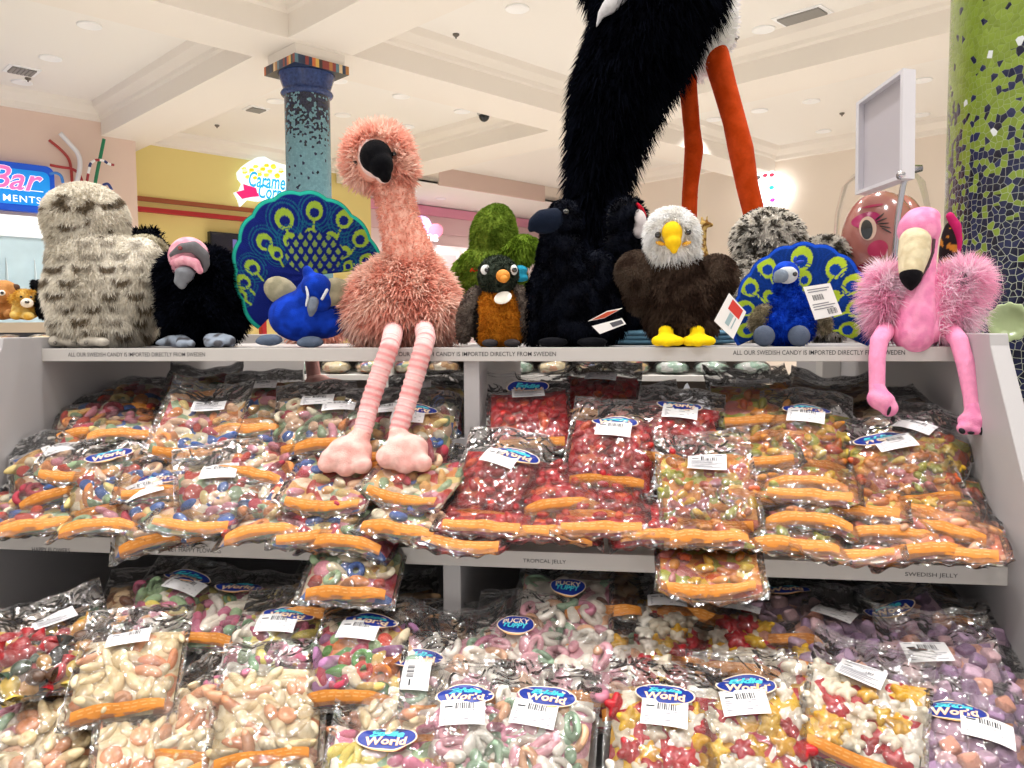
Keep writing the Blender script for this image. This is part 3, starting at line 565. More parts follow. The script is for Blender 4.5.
# --- peacocks
def fan(K, cx, cy, rx, ry, edge, base, ring, dot, spots, name='tail_fan', tilt=0, a0=-35, a1=215, scal=11, d=0, mid=None, lean=0, thick=5):
    """a cushioned fan: fine polar grid, front coloured by its own printed eye pattern, scalloped rim"""
    nu, nv = 260, 70; ca, sa = math.cos(R(tilt)), math.sin(R(tilt)); E_, B_, G_, D_ = lin(edge), lin(base), lin(ring), lin(dot); T_ = mix(B_, E_, .22); mb = MB(); k = K.sc(d)
    def xy(a, r):
        q = 1 + .035 * abs(math.sin((a - R(a0)) / R(a1 - a0) * math.pi * scal)); x, y = rx * r * q * math.cos(a), ry * r * q * math.sin(a); return x * ca - y * sa, x * sa + y * ca
    def colr(x, y, r):
        c = B_
        for (sx, sy, sr, sa_) in spots:
            dx, dy = x - (sx - cx), y - (cy - sy); a = R(sa_); u, v = dx * math.cos(a) + dy * math.sin(a), -dx * math.sin(a) + dy * math.cos(a); q = math.hypot(u / (sr * .82), v / sr)
            if 1.45 < q < 1.6 or 1.85 < q < 1.95: c = T_
            if q < 1 or (abs(u) < 1 and -2.1 * sr < v < 0): c = G_
            if math.hypot(u / (sr * .46), (v + sr * .18) / (sr * .5)) < 1: c = D_
        if mid and math.hypot((x - mid[0]) / mid[2], (y - mid[1]) / mid[3]) < 1:
            row = math.floor(y / 7); u, v = (x + (row % 2) * 4.5) % 9 - 4.5, y % 7 - 3.5
            c = mix(G_, B_, .3) if abs(u) / (2.6 - v * .4) + abs(v) / 4.5 < 1 else B_
        return E_ if r > .955 else c
    vs = []; cs = []
    for side in (1, -1):
        for j in range(nv + 1):
            for i in range(nu + 1):
                r = j / nv; a = R(a0 + (a1 - a0) * i / nu); x, y = xy(a, r); h = thick * math.sqrt(max(0, 1 - r ** 6)) + 1.2 * math.cos((i / nu) * math.pi * 2 * scal) * r * (1 - r)
                dd = d + side * h + lean * y - .06 * abs(x) * r
                p = K.pt(cx, cy, 0) + K.RZ @ Vector((x * k, -dd * k, y * k)); vs.append(p); cs.append(colr(x, y, r) if side == 1 else mix(B_, E_, .2))
    off = (nu + 1) * (nv + 1); fs = []
    for sd in (0, 1):
        for j in range(nv):
            for i in range(nu):
                a = sd * off + j * (nu + 1) + i; q = (a, a + nu + 1, a + nu + 2, a + 1); fs.append(q[::-1] if sd == 0 else q)
    for i in range(nu): a = nv * (nu + 1) + i; fs.append((a, a + 1, a + 1 + off, a + off))
    for j in range(nv):
        a = j * (nu + 1); fs.append((a, a + nu + 1, a + nu + 1 + off, a + off)); a += nu; fs.append((a, a + off, a + nu + 1 + off, a + nu + 1))
    mb.v = [tuple(v) for v in vs]; mb.f = fs; mb.mi = [0] * len(fs); mb.c = cs
    return mb.build(name, M_fur, K.root)
K = Plush('peacock_plush', 'large blue peacock plush with tilted teal edged fan beside orange flamingo', 'plush toy', 303, 347, 1.66, ZT, G_TOP)
sp = [(316, 210, 10, -5), (287, 219, 11, 12), (345, 217, 10, -22), (361, 236, 10, -35), (268, 242, 9, 28), (292, 240, 8, 10), (312, 235, 8, 0), (331, 238, 8, -15), (279, 253, 7, 25), (344, 251, 7, -30), (256, 267, 8, 38), (247, 281, 8, 42), (244, 294, 7, 48), (348, 264, 6, -40), (366, 258, 8, -50)]
fan(K, 311, 274, 71, 84, '#1f9a86', '#0f1c62', '#85a035', '#101c62', sp, tilt=17, a0=-8, a1=205, scal=10, d=-22, mid=(4, 22, 28, 22), lean=-.12)
pb = two('#1647c4', '#0f37a6', 70); pbl = two('#143fbc', '#0f3196', 50)
b = K.blob('body', [K.E(302, 316, 33, 26, 28), K.E(320, 321, 28, 18, 26), K.E(312, 298, 17, 20, 19, 8)], pbl, 2.2 * K.s)
h = K.blob('head', [K.E(316, 286, 15, 13, 14, 20), K.E(309, 275, 6, 10, 7, 20, -20), K.E(320, 300, 12, 13, 12, 16)], pbl, 1.8 * K.s)
K.blob('beak', [K.T([(313, 302, 6, 30), (312, 309, 5, 33), (311, 315, 2.5, 33)])], '#6c7480', 1.5 * K.s, parent=h)
for p_ in ([(306, 284, 1.6, 31), (308, 296, 1.6, 34), (306, 306, 1.2, 36)], [(327, 290, 1.8, 28), (322, 299, 1.6, 31)]): K.blob('cheek_stripe', [K.T(p_)], '#c9cdd2', 1.1 * K.s, 1, parent=h)
for x, y, r_ in ((281, 291, 30), (333, 292, -20)): K.blob('wing', [K.E(x, y, 18, 14, 8, 10, r_)], two('#8f8a72', '#a39c82', 60), 2 * K.s)
for x, y in ((270, 340), (311, 342)): K.blob('foot', [K.E(x, y, 13, 6, 9, 26), K.E(x - 7, y + 1, 8, 4.5, 6, 30)], '#5d6a7d', 2 * K.s)
K = Plush('peacock_plush', 'small blue peacock plush with upright fan and white price tag', 'plush toy', 790, 346, 1.66, ZT, G_TOP)
sp = [(768, 267, 11, 22), (801, 259, 12.5, -4), (833, 269, 11.5, -25), (751, 286, 11, 45), (849, 286, 12, -45), (804, 279, 8, -5), (748, 308, 10, 65), (853, 309, 11, -70), (749, 330, 9, 88), (846, 330, 10, -88), (830, 298, 8, -45), (771, 296, 7, 40)]
fan(K, 802, 318, 66, 74, '#1546b4', '#0e2f72', '#a6bf34', '#123a94', sp, a0=-22, a1=202, scal=11, d=-16, lean=-.1)
b = K.blob('body', [K.E(787, 324, 27, 23, 24), K.E(788, 305, 17, 17, 17, 3), K.T([(788, 306, 14, 3), (786, 290, 11, 6), (786, 277, 10, 8)])], pb, 1.9 * K.s)
h = K.blob('head', [K.E(786, 273, 13, 12, 12, 12)], pb, 1.6 * K.s); K.fur(b, 4000, 4, 1.4, pb)
K.blob('face_patch', [K.E(787, 275, 11, 9, 6, 20)], '#c4c8cc', 1.4 * K.s, parent=h); K.blob('beak', [K.E(781, 276, 7.5, 7, 7, 25), K.E(776, 280, 3, 3, 4, 26)], '#77828f', 1.3 * K.s, parent=h)
K.eye(795, 274, 2.4, 26, None, h)
K.solid('crest', [K.E(799, 262, 5, 1.6, 1.6, 12, -10), K.E(795, 259, 1.6, 3, 1.6, 12, 20)], mat('felt_blue', '#2547b8', .9), h)
for x, y in ((764, 337), (799, 337)): K.blob('foot', [K.E(x, y - 1, 11, 11, 8, 27), K.E(x, y - 5, 8, 7, 7, 24)], '#565f70', 1.8 * K.s)
for x, y, r_ in ((761, 318, -55), (819, 320, 50)): w = K.blob('wing', [K.E(x, y, 15, 9, 6, 6, r_)], two('#a89c82', '#8d826a', 90), 1.8 * K.s); K.fur(w, 900, 4, 1.6, two('#b5a98d', '#8d826a', 120), parent=w)
def hangtag(K, pts, d0, d1, label, marks, name='paper_tag', cols='#f2f0ee'):
    """a card given by its four corners; marks: (u0, u1, v0, v1, colour)"""
    c = [K.pt(x, y, d0 if i in (0, 3) else d1) for i, (x, y) in enumerate(pts)]; nrm = (c[1] - c[0]).cross(c[3] - c[0]).normalized()
    if nrm.y > 0: nrm = -nrm
    P = lambda u, v, h: c[0] * (1 - u) * (1 - v) + c[1] * u * (1 - v) + c[2] * u * v + c[3] * (1 - u) * v + nrm * h
    mb = MB(); mb.add([P(u, v, h) for h in (0, .0012) for u, v in ((0, 0), (1, 0), (1, 1), (0, 1))], [(0, 1, 2, 3), (4, 5, 6, 7), (0, 1, 5, 4), (1, 2, 6, 5), (2, 3, 7, 6), (3, 0, 4, 7)])
    o = mb.build(name, mat('tag_card_' + cols[1:], cols, .5), K.root, False); ms = {}
    for u0, u1, v0, v1, cc in marks:
        q = ms.setdefault(cc, MB()); q.add([P(u0, v0, .0018), P(u1, v0, .0018), P(u1, v1, .0018), P(u0, v1, .0018)], [(0, 1, 2, 3)])
    for cc, q in ms.items(): q.build('print', mat('tag_print_' + cc[1:], cc, .5), o, False)
    return o
bars = lambda u0, u1, v0, v1, n=14, c='#26262c': [(u0 + (u1 - u0) * i / n, u0 + (u1 - u0) * (i + .35 + .3 * ((i * 7) % 3 == 0)) / n, v0, v1, c) for i in range(n)]
lines = lambda u0, u1, vs, c='#8a8a90', h=.03: [(u0, u1 - .1 * (i % 3), v, v + h, c) for i, v in enumerate(vs)]
hangtag(K, [(803, 287), (830, 283), (842, 314), (815, 320)], 22, 24, '', bars(.2, .6, .28, .45) + lines(.1, .9, (.1, .17, .55, .62, .7)) + bars(.55, .9, .75, .92, 9), 'price_tag')
# --- orange flamingo with striped legs over the edge
K = Plush('flamingo_plush', 'tall shaggy orange flamingo plush with black beak and striped dangling legs', 'plush toy', 403, 347, 1.68, ZT, G_TOP)
fo = two('#f3bba9', '#fdd9ca', 30); fd = two('#ecae9b', '#f3c0ae', 60)
b = K.blob('body', [K.E(403, 300, 50, 42, 40), K.E(380, 312, 32, 28, 32), K.E(430, 312, 30, 26, 32), K.E(408, 272, 30, 20, 28)], fd, 3 * K.s)
n_ = K.blob('neck', [K.T([(389, 175, 19, 6), (394, 195, 18, 8), (401, 225, 19, 8), (409, 255, 23, 8), (411, 272, 24, 6)])], fd, 2.6 * K.s)
h = K.blob('head', [K.E(379, 157, 30, 29, 28, 8), K.E(388, 170, 24, 18, 22, 8), K.E(366, 168, 18, 16, 18, 8)], fd, 2.6 * K.s)
K.fur(b, 9500, 14, 3.2, fo, droop=.35, rnd=.6); K.fur(n_, 3600, 4.5, 1.6, fd, parent=n_, droop=.3)
K.fur(h, 4200, 12, 2.8, fo, parent=h, droop=.1, rnd=.55, keep=lambda p, K=K: (lambda q: not (((q[0] - 376) / 19) ** 2 + ((q[1] - 161) / 23) ** 2 < 1 and p[1] < K.pt(379, 157, 14).y))(K.U(p)))
K.blob('beak_rim', [K.E(373, 158, 15, 20, 14, 28, -15), K.E(382, 172, 9, 12, 9, 32, -25)], '#e9d3cd', 1.6 * K.s, parent=h)
K.blob('beak', [K.E(376, 157, 16.5, 17, 16, 32), K.E(381, 165, 12.5, 13, 14, 36), K.E(385, 174, 6.5, 9, 8, 38)], '#0a0a0e', 1.5 * K.s, 5, parent=h)
for x, y in ((355, 163), (394, 154)): K.eye(x, y, 2.6, 30, None, h)
st1, st2 = lin('#efc3c1'), lin('#d98b8b')
def leg(K, pts, r, c1, c2, period, n=90):
    P = [(K.pt(x, y, d), r_ * K.sc(d)) for x, y, r_, d in pts]; pp = []; rr = []; cc = []
    seg = [0]
    for a, b_ in zip(P, P[1:]): seg.append(seg[-1] + (b_[0] - a[0]).length)
    for i in range(n + 1):
        t = seg[-1] * i / n; k = max(j for j in range(len(seg) - 1) if seg[j] <= t + 1e-9); u = (t - seg[k]) / (seg[k + 1] - seg[k])
        pp.append(P[k][0].lerp(P[k + 1][0], u)); w = (t / K.s / period) % 1
        rr.append((P[k][1] + (P[k + 1][1] - P[k][1]) * u) * (1 + (.05 * math.cos(w * 2 * math.pi) if c2 else .0))); cc.append(c1 if not c2 or w < .62 else c2)
    mb = MB(); mb.tube(pp, rr, 18); mb.c = [c for c in cc for _ in range(18)]; return mb.build('leg', M_fur, K.root)
leg(K, [(394, 328, 9.5, 30), (392, 338, 9.5, 66), (389, 349, 9.5, 78), (381, 370, 9.5, 84), (371, 400, 9.5, 92), (362, 434, 9.5, 106)], 9, st1, st2, 6.2)
leg(K, [(424, 328, 9.5, 30), (426, 338, 9.5, 66), (423, 349, 9.5, 78), (417, 370, 9.5, 84), (408, 400, 9.5, 92), (398, 432, 9.5, 104)], 9, st1, st2, 6.2)
pf = two('#eebfb6', '#e3aaa2', 60)
for cx, cy, e in ((346, 454, [(-18, 12, 11), (0, 16, 11), (16, 13, 11)]), (402, 452, [(-14, 10, 11), (3, 15, 11), (20, 13, 11)])):
    f = K.blob('foot', [K.E(cx + 4, cy - 4, 23, 15, 18, 112), K.E(cx, cy + 4, 27, 15, 19, 114)] + [K.E(cx + x, cy + y - 2, r_, r_ - 1.5, 11, 122) for x, y, r_ in e] + [K.T([(362 if cx < 380 else 398, 434, 10, 106), (cx + 2, cy, 15, 112)])], pf, 2.2 * K.s, 5)
# --- the foot of a third flamingo hanging at the back of the shelf
K = Plush('flamingo_plush', 'flamingo plush seated behind the large peacock with one pink foot hanging at back', 'plush toy', 320, 347, 2.13, ZT, G_TOP)
b = K.blob('body', [K.E(315, 325, 28, 24, 20), K.E(312, 305, 14, 18, 12)], fd, 3 * K.s); K.fur(b, 800, 9, 3, fo)
leg(K, [(311, 340, 7, -8), (311, 350, 7, -24), (312, 362, 7, -26), (314, 378, 7, -24)], 7, lin('#e8b3ac'), None, 7)
K.blob('foot', [K.E(318, 381, 13, 7, 10, -20), K.E(330, 384, 16, 6, 10, -16), K.E(341, 384, 7, 4, 7, -16)], pf, 2.2 * K.s)
# --- robin
K = Plush('robin_plush', 'small round robin plush with orange breast and white disc tag', 'plush toy', 498, 347, 1.62, ZT, G_TOP)
rc, rh, rw, rbk = lin('#b9741f'), lin('#2f3630'), lin('#5a4f49'), lin('#2a2724')
b = K.blob('body', [K.E(500, 317, 27, 31, 24), K.E(500, 335, 25, 13, 22)], lambda p, K=K: (lambda q: rc if abs(q[0] - 501) < 22 and p[1] < K.pt(500, 317, 5).y else rbk)(K.U(p)), 1.7 * K.s)
h = K.blob('head', [K.E(498, 275, 20, 19, 19, 4), K.E(499, 288, 15, 10, 15, 4)], two('#2b3229', '#3a4238', 90), 1.7 * K.s)
K.fur(b, 6000, 3, 1.3, lambda p, K=K: (lambda q: mix(rc, (0.62, .26, .04), max(0, nz(p, 60))) if abs(q[0] - 501) < 22 and p[1] < K.pt(500, 317, 5).y else rbk)(K.U(p))); K.fur(h, 2500, 2.4, 1.2, two('#2b3229', '#424a3f', 90), parent=h)
for x, r_ in ((471, 18), (523, -10)): w = K.blob('wing', [K.E(x, 312, 12, 27, 12, 2, r_), K.E(x - r_ * .35, 332, 7, 12, 8, 0, r_)], two('#5a4f49', '#6f645c', 70), 1.8 * K.s); K.fur(w, 1800, 3, 1.3, two('#5a4f49', '#776b62', 70), parent=w)
for x in (486, 514):
    e = K.solid('eye_patch', [K.E(x, 270, 5.4 if x < 500 else 3.6, 5.2, 3, 19 if x < 500 else 16)], mat('felt_white', '#dfe0dd', .9), h); K.solid('eye', [K.E(x + (1 if x < 500 else .5), 270, 2.6, 2.6, 2, 21.5 if x < 500 else 18.5)], M_eye, e)
K.solid('beak', [K.E(503, 276, 7, 6.5, 7, 24), K.E(504, 279, 4, 4, 4, 29)], mat('beak_orange', '#d88a2a', .7, .1, 200), h)
mb = MB(); c = K.pt(503, 298, 28); mb.lathe([(.001, 0), (8.6 * K.s, 0), (8.6 * K.s, .0015), (.001, .0015)], 32); o = mb.build('paper_tag', mat('tag_disc', '#e4e0d4', .5), K.root); o.location = c; o.rotation_euler = (R(42), R(-18), K.az)
for x in (490, 512): K.solid('foot', [K.E(x, 343, 8, 4, 7, 24)], mat('felt_dark', '#2c2729', .95))
# --- crow
K = Plush('crow_plush', 'large black crow plush facing left beside the robin', 'plush toy', 572, 347, 1.64, ZT, G_TOP)
b = K.blob('body', [K.E(572, 305, 40, 44, 36), K.E(576, 328, 44, 18, 38), K.E(563, 258, 25, 34, 28), K.E(566, 280, 34, 30, 32), K.T([(596, 270, 20, 0), (608, 300, 15, 4), (616, 328, 9, 6)]), K.T([(540, 290, 14, 10), (534, 320, 12, 12), (534, 338, 8, 12)])], black, 2.8 * K.s)
h = K.blob('head', [K.E(564, 222, 19, 20, 19, 4), K.E(565, 206, 14, 6, 12, 4), K.E(559, 236, 19, 13, 18, 4), K.T([(552, 238, 8, 14), (545, 246, 4, 14)])], black, 2.4 * K.s)
K.fur(b, 9000, 5, 1.8, black, droop=.8); K.fur(h, 3000, 3, 1.5, black, parent=h, droop=.6)
K.blob('beak', [K.T([(554, 220, 12, 16), (543, 220, 10.5, 20), (535, 223, 7, 21), (531, 229, 3.5, 21)]), K.E(546, 230, 12, 4.5, 8, 18)], '#141c2c', 1.6 * K.s, parent=h); K.eye(566, 212, 3, 26, None, h)
for x in (553, 592): K.blob('foot', [K.E(x, 342, 16, 5, 11, 34)], '#0e0f14', 2 * K.s)
hangtag(K, [(588, 321), (607, 311), (622, 308), (604, 318)], 40, 44, '', [(.1, .9, .1, .9, '#d8542c')], 'paper_tag', '#e8e4e0')
hangtag(K, [(592, 326), (622, 318), (626, 324), (600, 334)], 42, 46, '', [(.55, .95, .2, .8, '#55555c')], 'paper_tag')
# --- woodpecker behind
K = Plush('woodpecker_plush', 'black woodpecker plush with white cheek and red crest behind the eagle', 'plush toy', 630, 347, 1.84, ZT, G_TOP)
b = K.blob('body', [K.E(628, 300, 30, 48, 28), K.E(635, 262, 26, 14, 22), K.E(626, 220, 20, 23, 20), K.E(624, 245, 22, 20, 20)], black, 2.6 * K.s); K.fur(b, 4000, 5, 1.8, black)
K.blob('cheek', [K.E(640, 222, 7, 13, 7, 14, -8), K.E(639, 232, 7, 7, 6, 14)], '#d8cfce', 1.8 * K.s); K.blob('crest', [K.T([(637, 204, 2, 12), (641, 209, 3, 13), (645, 216, 2, 12)])], '#b3172b', 1.2 * K.s)
# --- folded blue cloth lying behind the eagle
K = Plush('folded_cloth', 'pale blue folded cloth lying on the shelf behind the eagle', 'cloth', 650, 346, 1.84, ZT)
mb = MB(); 
for i in range(3): mb.ell(K.pt(672, 341 - i * 4, 0), (.145 - .006 * i, .07, .0085), None, 28, 10, fn=lambda q: Vector((math.copysign(abs(q.x) ** .5, q.x), math.copysign(abs(q.y) ** .5, q.y), q.z)))
mb.build('fold', mat('cloth_blue', '#5f8ba3', .9, .1, 60, .3, 300), K.root)
# --- bald eagle
K = Plush('eagle_plush', 'dark brown bald eagle plush with white head and yellow feet', 'plush toy', 680, 347, 1.62, ZT, G_TOP)
eb = two('#3a2c25', '#54443a', 40)
b = K.blob('body', [K.E(681, 298, 40, 38, 32), K.E(682, 322, 36, 18, 30), K.E(676, 272, 30, 20, 26)], eb, 2.6 * K.s)
h = K.blob('head', [K.E(672, 233, 24, 23, 23, 6), K.E(672, 252, 25, 16, 22, 6), K.E(671, 222, 19, 13, 18, 6)], '#fbfaf8', 2.2 * K.s)
K.fur(b, 6500, 5.5, 2.2, eb, droop=.8); K.fur(h, 7000, 7, 1.6, two('#ffffff', '#f0eeea', 60), parent=h, droop=.5, keep=lambda p, K=K: (lambda q: not (((q[0] - 673) / 12) ** 2 + ((q[1] - 236) / 14) ** 2 < 1 and p[1] < K.pt(672, 233, 14).y))(K.U(p)))
for x, y, r_ in ((637, 278, 12), (716, 282, -12)):
    w = K.blob('wing', [K.E(x, y - 6, 22, 22, 14, 8), K.E(x + (3 if x < 680 else -3), y + 15, 17, 22, 11, 6, -r_)], eb, 2.4 * K.s); K.fur(w, 3000, 3.2, 1.8, two('#47382f', '#64554a', 40), parent=w, droop=.6)
ym_ = mat('felt_yellow', '#f0c71c', .75, .06, 200)
K.blob('beak', [K.E(672, 233, 10.5, 12, 12, 26), K.E(673, 242, 8.5, 8, 10, 30), K.E(674, 249, 4, 5, 5, 33)], '#f3c520', 1.4 * K.s, 4, parent=h)
for x0, x1 in ((664, 657), (682, 691)): K.solid('brow', [K.E((x0 + x1) / 2, 243.5, 5, 2.2, 3.5, 26, 20 if x0 < 670 else -20)], mat('felt_amber', '#e3a92a', .8), h)
for x, y in ((658, 235), (688, 232)): K.eye(x, y, 3.3, 30, None, h)
for x in (667, 698):
    f = K.blob('foot', [K.E(x, 340, 14, 6.5, 12, 32), K.E(x - 9, 341, 7, 5.5, 8, 36), K.E(x + 10, 341, 8, 5, 8, 36), K.E(x, 342, 7, 5, 8, 42), K.E(x - 1, 331, 8, 6, 8, 26)], '#f2cd14', 1.7 * K.s)
hangtag(K, [(729, 293), (746, 312), (733, 339), (714, 321)], 34, 30, '', [(.25, .85, .05, .38, '#d3352c'), (.4, .6, .42, .8, '#9fb7bd'), (.7, .75, .42, .8, '#9fb7bd')] , 'paper_tag')
# --- pink flamingo at the right end
K = Plush('flamingo_plush', 'bright pink flamingo plush with cream beak and fluffy wings at right end', 'plush toy', 920, 347, 1.60, ZT, G_TOP)
p1, p2, pl = '#f097bd', '#d56f9c', two('#f7b7d4', '#ffeaf3', 40, .0, .4); pkc = two('#f29cc0', '#e688b2', 60)
b = K.blob('body', [K.E(916, 315, 38, 30, 30), K.E(916, 330, 26, 18, 26, 12), K.E(928, 298, 36, 26, 26)], pkc, 2.4 * K.s)
n_ = K.blob('neck', [K.T([(921, 240, 16, 8), (922, 262, 13, 12), (920, 290, 14, 18), (916, 318, 19, 22), (914, 334, 20, 22)])], pkc, 2 * K.s)
h = K.blob('head', [K.E(919, 230, 20, 21, 20, 10), K.E(922, 218, 17, 11, 15, 8)], pkc, 2 * K.s)
K.blob('beak', [K.T([(915, 242, 15, 22), (914, 254, 15, 26), (912, 264, 13, 30), (911, 271, 11.5, 33)])], two('#dccfae', '#cfbf9c', 80), 1.7 * K.s, 6, parent=h)
K.blob('beak_tip', [K.T([(911, 275, 11, 34.5), (911, 281, 8, 36), (911, 288, 3, 36)])], '#121014', 1.5 * K.s, 4, parent=h)
K.blob('beak_line', [K.T([(934, 240, 1.8, 26), (933, 252, 1.6, 29), (928, 266, 1.6, 31), (922, 276, 1.2, 34)])], '#57424a', 1.1 * K.s, 1, parent=h)
wn = []
for x, y, rx, ry in ((886, 298, 12, 30), (950, 303, 20, 30), (966, 282, 12, 15)):
    w = K.blob('wing', [K.E(x, y, rx, ry, 16, 2)], pkc, 2.2 * K.s); K.fur(w, 3600, 20, 1.3, pl, parent=w, rnd=.5, droop=.15); wn.append(w)
K.solid('wing_spot', [K.E(963, 281, 5, 9, 3, 20, -10)], mat('felt_black', '#15141a', .9))
K.fur(b, 3500, 13, 1.4, pl, rnd=.6, keep=lambda p, K=K: abs(K.U(p)[0] - 915) > 24)
leg(K, [(886, 330, 9, 16), (879, 341, 8.5, 42), (877, 358, 8, 48), (877, 392, 7.5, 54)], 8, lin(p1), None, 9)
leg(K, [(950, 330, 9, 16), (959, 341, 8.5, 42), (966, 365, 8.5, 52), (971, 395, 7.5, 60), (973, 412, 7.5, 64)], 8, lin(p1), None, 9)
for pr_, cl in (([K.E(881, 400, 14, 11, 11, 58, 20), K.E(889, 408, 9, 9, 9, 60), K.T([(877, 388, 8, 54), (881, 400, 10, 58)])], [(889, 411, 1.6, 5, 68, 15), (893, 419, 2.2, 2.4, 62, 0)]),
                ([K.E(975, 421, 16, 10, 12, 66), K.E(965, 428, 8, 7, 8, 70), K.E(975, 430, 7, 5, 8, 72), K.E(986, 424, 8, 8, 8, 68), K.T([(973, 408, 8, 64), (975, 420, 11, 66)])], [(962, 431, 3.4, 2.6, 77, 40), (971, 433, 3.2, 1.6, 79, 0), (981, 431, 2.4, 4, 76, 0)])):
    f = K.blob('foot', pr_, pkc, 1.7 * K.s, 4)
    for x, y, rx, ry, d, r_ in cl: K.solid('claw', [K.E(x, y, rx, ry, 2.4, d, r_)], MATS['felt_black'], f)
# --- green parrot behind the robin
K = Plush('parrot_plush', 'green parrot plush seen from behind with red and blue wing edges', 'plush toy', 492, 347, 1.88, ZT, G_TOP)
gr = two('#5d7526', '#7e9638', 40)
b = K.blob('body', [K.E(492, 290, 36, 52, 34), K.E(494, 238, 23, 32, 24), K.E(497, 222, 17, 18, 18)], gr, 2.6 * K.s); K.fur(b, 9000, 3.4, 2, gr, droop=.6)
for pts in ([(474, 262, 12, 10), (462, 268, 8, 10)], [(508, 256, 14, 10), (524, 248, 13, 8), (530, 246, 9, 6)]): w = K.blob('wing', [K.T(pts)], gr, 2.2 * K.s); K.fur(w, 1800, 5, 3, two('#5f7a22', '#8ba83c', 40), parent=w, droop=.8)
K.blob('red_feather', [K.E(478, 271, 9, 4.5, 5, 26)], '#d2361f', 1.6 * K.s); K.blob('blue_feather', [K.E(520, 270, 8, 5, 5, 22), K.E(521, 278, 8, 4, 5, 22)], '#2f9fc0', 1.6 * K.s)
# --- giant ostrich on the further display
K = Plush('ostrich_plush', 'giant black feathered ostrich plush with orange red legs towering behind', 'plush toy', 705, 345, 3.34)
K.py = 345
b = K.blob('body', [K.E(680, -50, 60, 60, 60), K.E(700, 0, 36, 50, 44), K.E(712, 30, 24, 46, 34, 0, 12), K.E(700, 60, 16, 22, 20, 0, 30)], lambda p, K=K: lin('#e9e5e8'), 4 * K.s)
K.fur(b, 1500, 4, 2.5, '#e9e5e8')
w = K.blob('wing', [K.E(655, -30, 64, 48, 50, 30), K.T([(656, 0, 50, 40), (640, 40, 46, 38), (618, 85, 40, 36), (606, 130, 32, 34), (597, 180, 24, 32), (592, 225, 18, 30), (590, 262, 17, 30)]), K.T([(690, -8, 28, 40), (662, 34, 24, 40), (638, 84, 20, 40)])], black, 4 * K.s)
K.fur(w, 15000, 15, 3.0, black, droop=.9, rnd=.4, parent=w)
K.blob('white_feather', [K.T([(622, -6, 8, 84), (610, 6, 8, 84), (601, 14, 4, 82), (597, 26, 1.6, 80)])], '#dcdadd', 2 * K.s)
orr = two('#d04a1a', '#c2410f', 20)
K.blob('leg', [K.T([(686, 60, 12, 4), (688, 85, 9, 4), (692, 130, 8.5, 4), (694, 150, 9.5, 4), (690, 190, 8, 4), (688, 250, 8.5, 4), (688, 336, 9, 4)]), K.E(690, 338, 22, 7, 20, 8)], orr, 2.2 * K.s, 5)
K.blob('leg', [K.T([(716, 56, 13, 14), (724, 85, 12, 14), (734, 120, 11.5, 14), (741, 150, 12.5, 14), (747, 185, 11, 14), (758, 230, 10.5, 14), (768, 290, 11, 14), (774, 336, 12, 14)]), K.E(778, 338, 24, 7, 22, 20)], orr, 2.2 * K.s, 5)
ostrich = K
# --- grey mottled cuddly cats behind the small peacock
sn = lambda p: mix(lin('#e6e1d8'), lin('#57524a'), min(1, max(0, (noise.noise(Vector((p[0] * 60, p[1] * 60, p[2] * 110))) - .05) * 5)))
for px, lab, pr_ in ((770, 'large grey and black mottled plush behind the small peacock', [(768, 240, 34, 30), (770, 290, 42, 50)]), (828, 'smaller grey mottled plush between the large one and the pink balloon', [(824, 254, 24, 17), (828, 300, 26, 40)])):
    K = Plush('snow_leopard_plush', lab, 'plush toy', px, 345, 2.06, ZT)
    b = K.blob('body', [K.E(x, y, rx, ry) for x, y, rx, ry in pr_], sn, 3 * K.s); K.fur(b, 9000, 6, 3, sn, droop=.4)
# --- small giraffe
K = Plush('giraffe_plush', 'tiny spotted giraffe plush far behind the bald eagle', 'plush toy', 704, 300, 3.0, None)
gc = lambda p: mix(lin('#c9a765'), lin('#7a5426'), 1 if nz(p, 90) > .05 else 0)
K.blob('body', [K.T([(704, 262, 6, 0), (703, 245, 3.4, 0), (704, 226, 3, 0)]), K.T([(703, 224, 3.6, 0), (711, 225, 2.4, 0)]), K.E(704, 275, 9, 14, 9), K.E(707, 218, 1, 3, 1), K.E(702, 219, 1.4, 3, 1.4), K.T([(699, 280, 3, 3), (698, 312, 3, 3)]), K.T([(709, 280, 3, 3), (710, 312, 3, 3)])], gc, 1.3 * K.s, 2)
# --- toys on the far left counter
CZ = 1.505
K = Plush('puppy_plush', 'brown and tan puppy plush cut by the left frame edge on far counter', 'plush toy', 4, 320, 4.2, CZ)
br = two('#a9723f', '#c08a55', 20)
b = K.blob('body', [K.E(2, 308, 14, 12, 12), K.E(4, 291, 13, 11, 12, 3), K.E(3, 297, 6, 6, 6, 12), K.E(10, 314, 6, 5, 8, 10)], br, 1.6 * K.s); K.blob('ear', [K.E(15, 288, 5, 4, 4, 0, -30), K.E(14, 293, 3, 5, 3)], '#5b4234', 1.2 * K.s); K.eye(2, 293, 1.6, 16, 3)
K = Plush('lion_cub_plush', 'golden lion cub plush on far counter left of the owl', 'plush toy', 25, 320, 4.15, CZ)
lc = two('#d9ab4c', '#e8c876', 25)
b = K.blob('body', [K.E(26, 310, 13, 10, 11), K.E(16, 315, 6, 5, 9, 10), K.E(28, 316, 6, 4.5, 9, 11), K.E(39, 306, 2, 6, 2)], lc, 1.5 * K.s)
h = K.blob('head', [K.E(25, 299, 10, 9, 9, 6), K.E(14, 299, 4, 5, 3, 4), K.E(34, 293, 3.5, 3.5, 3, 3)], lc, 1.3 * K.s); K.fur(h, 900, 3, 1.2, lc, parent=h)
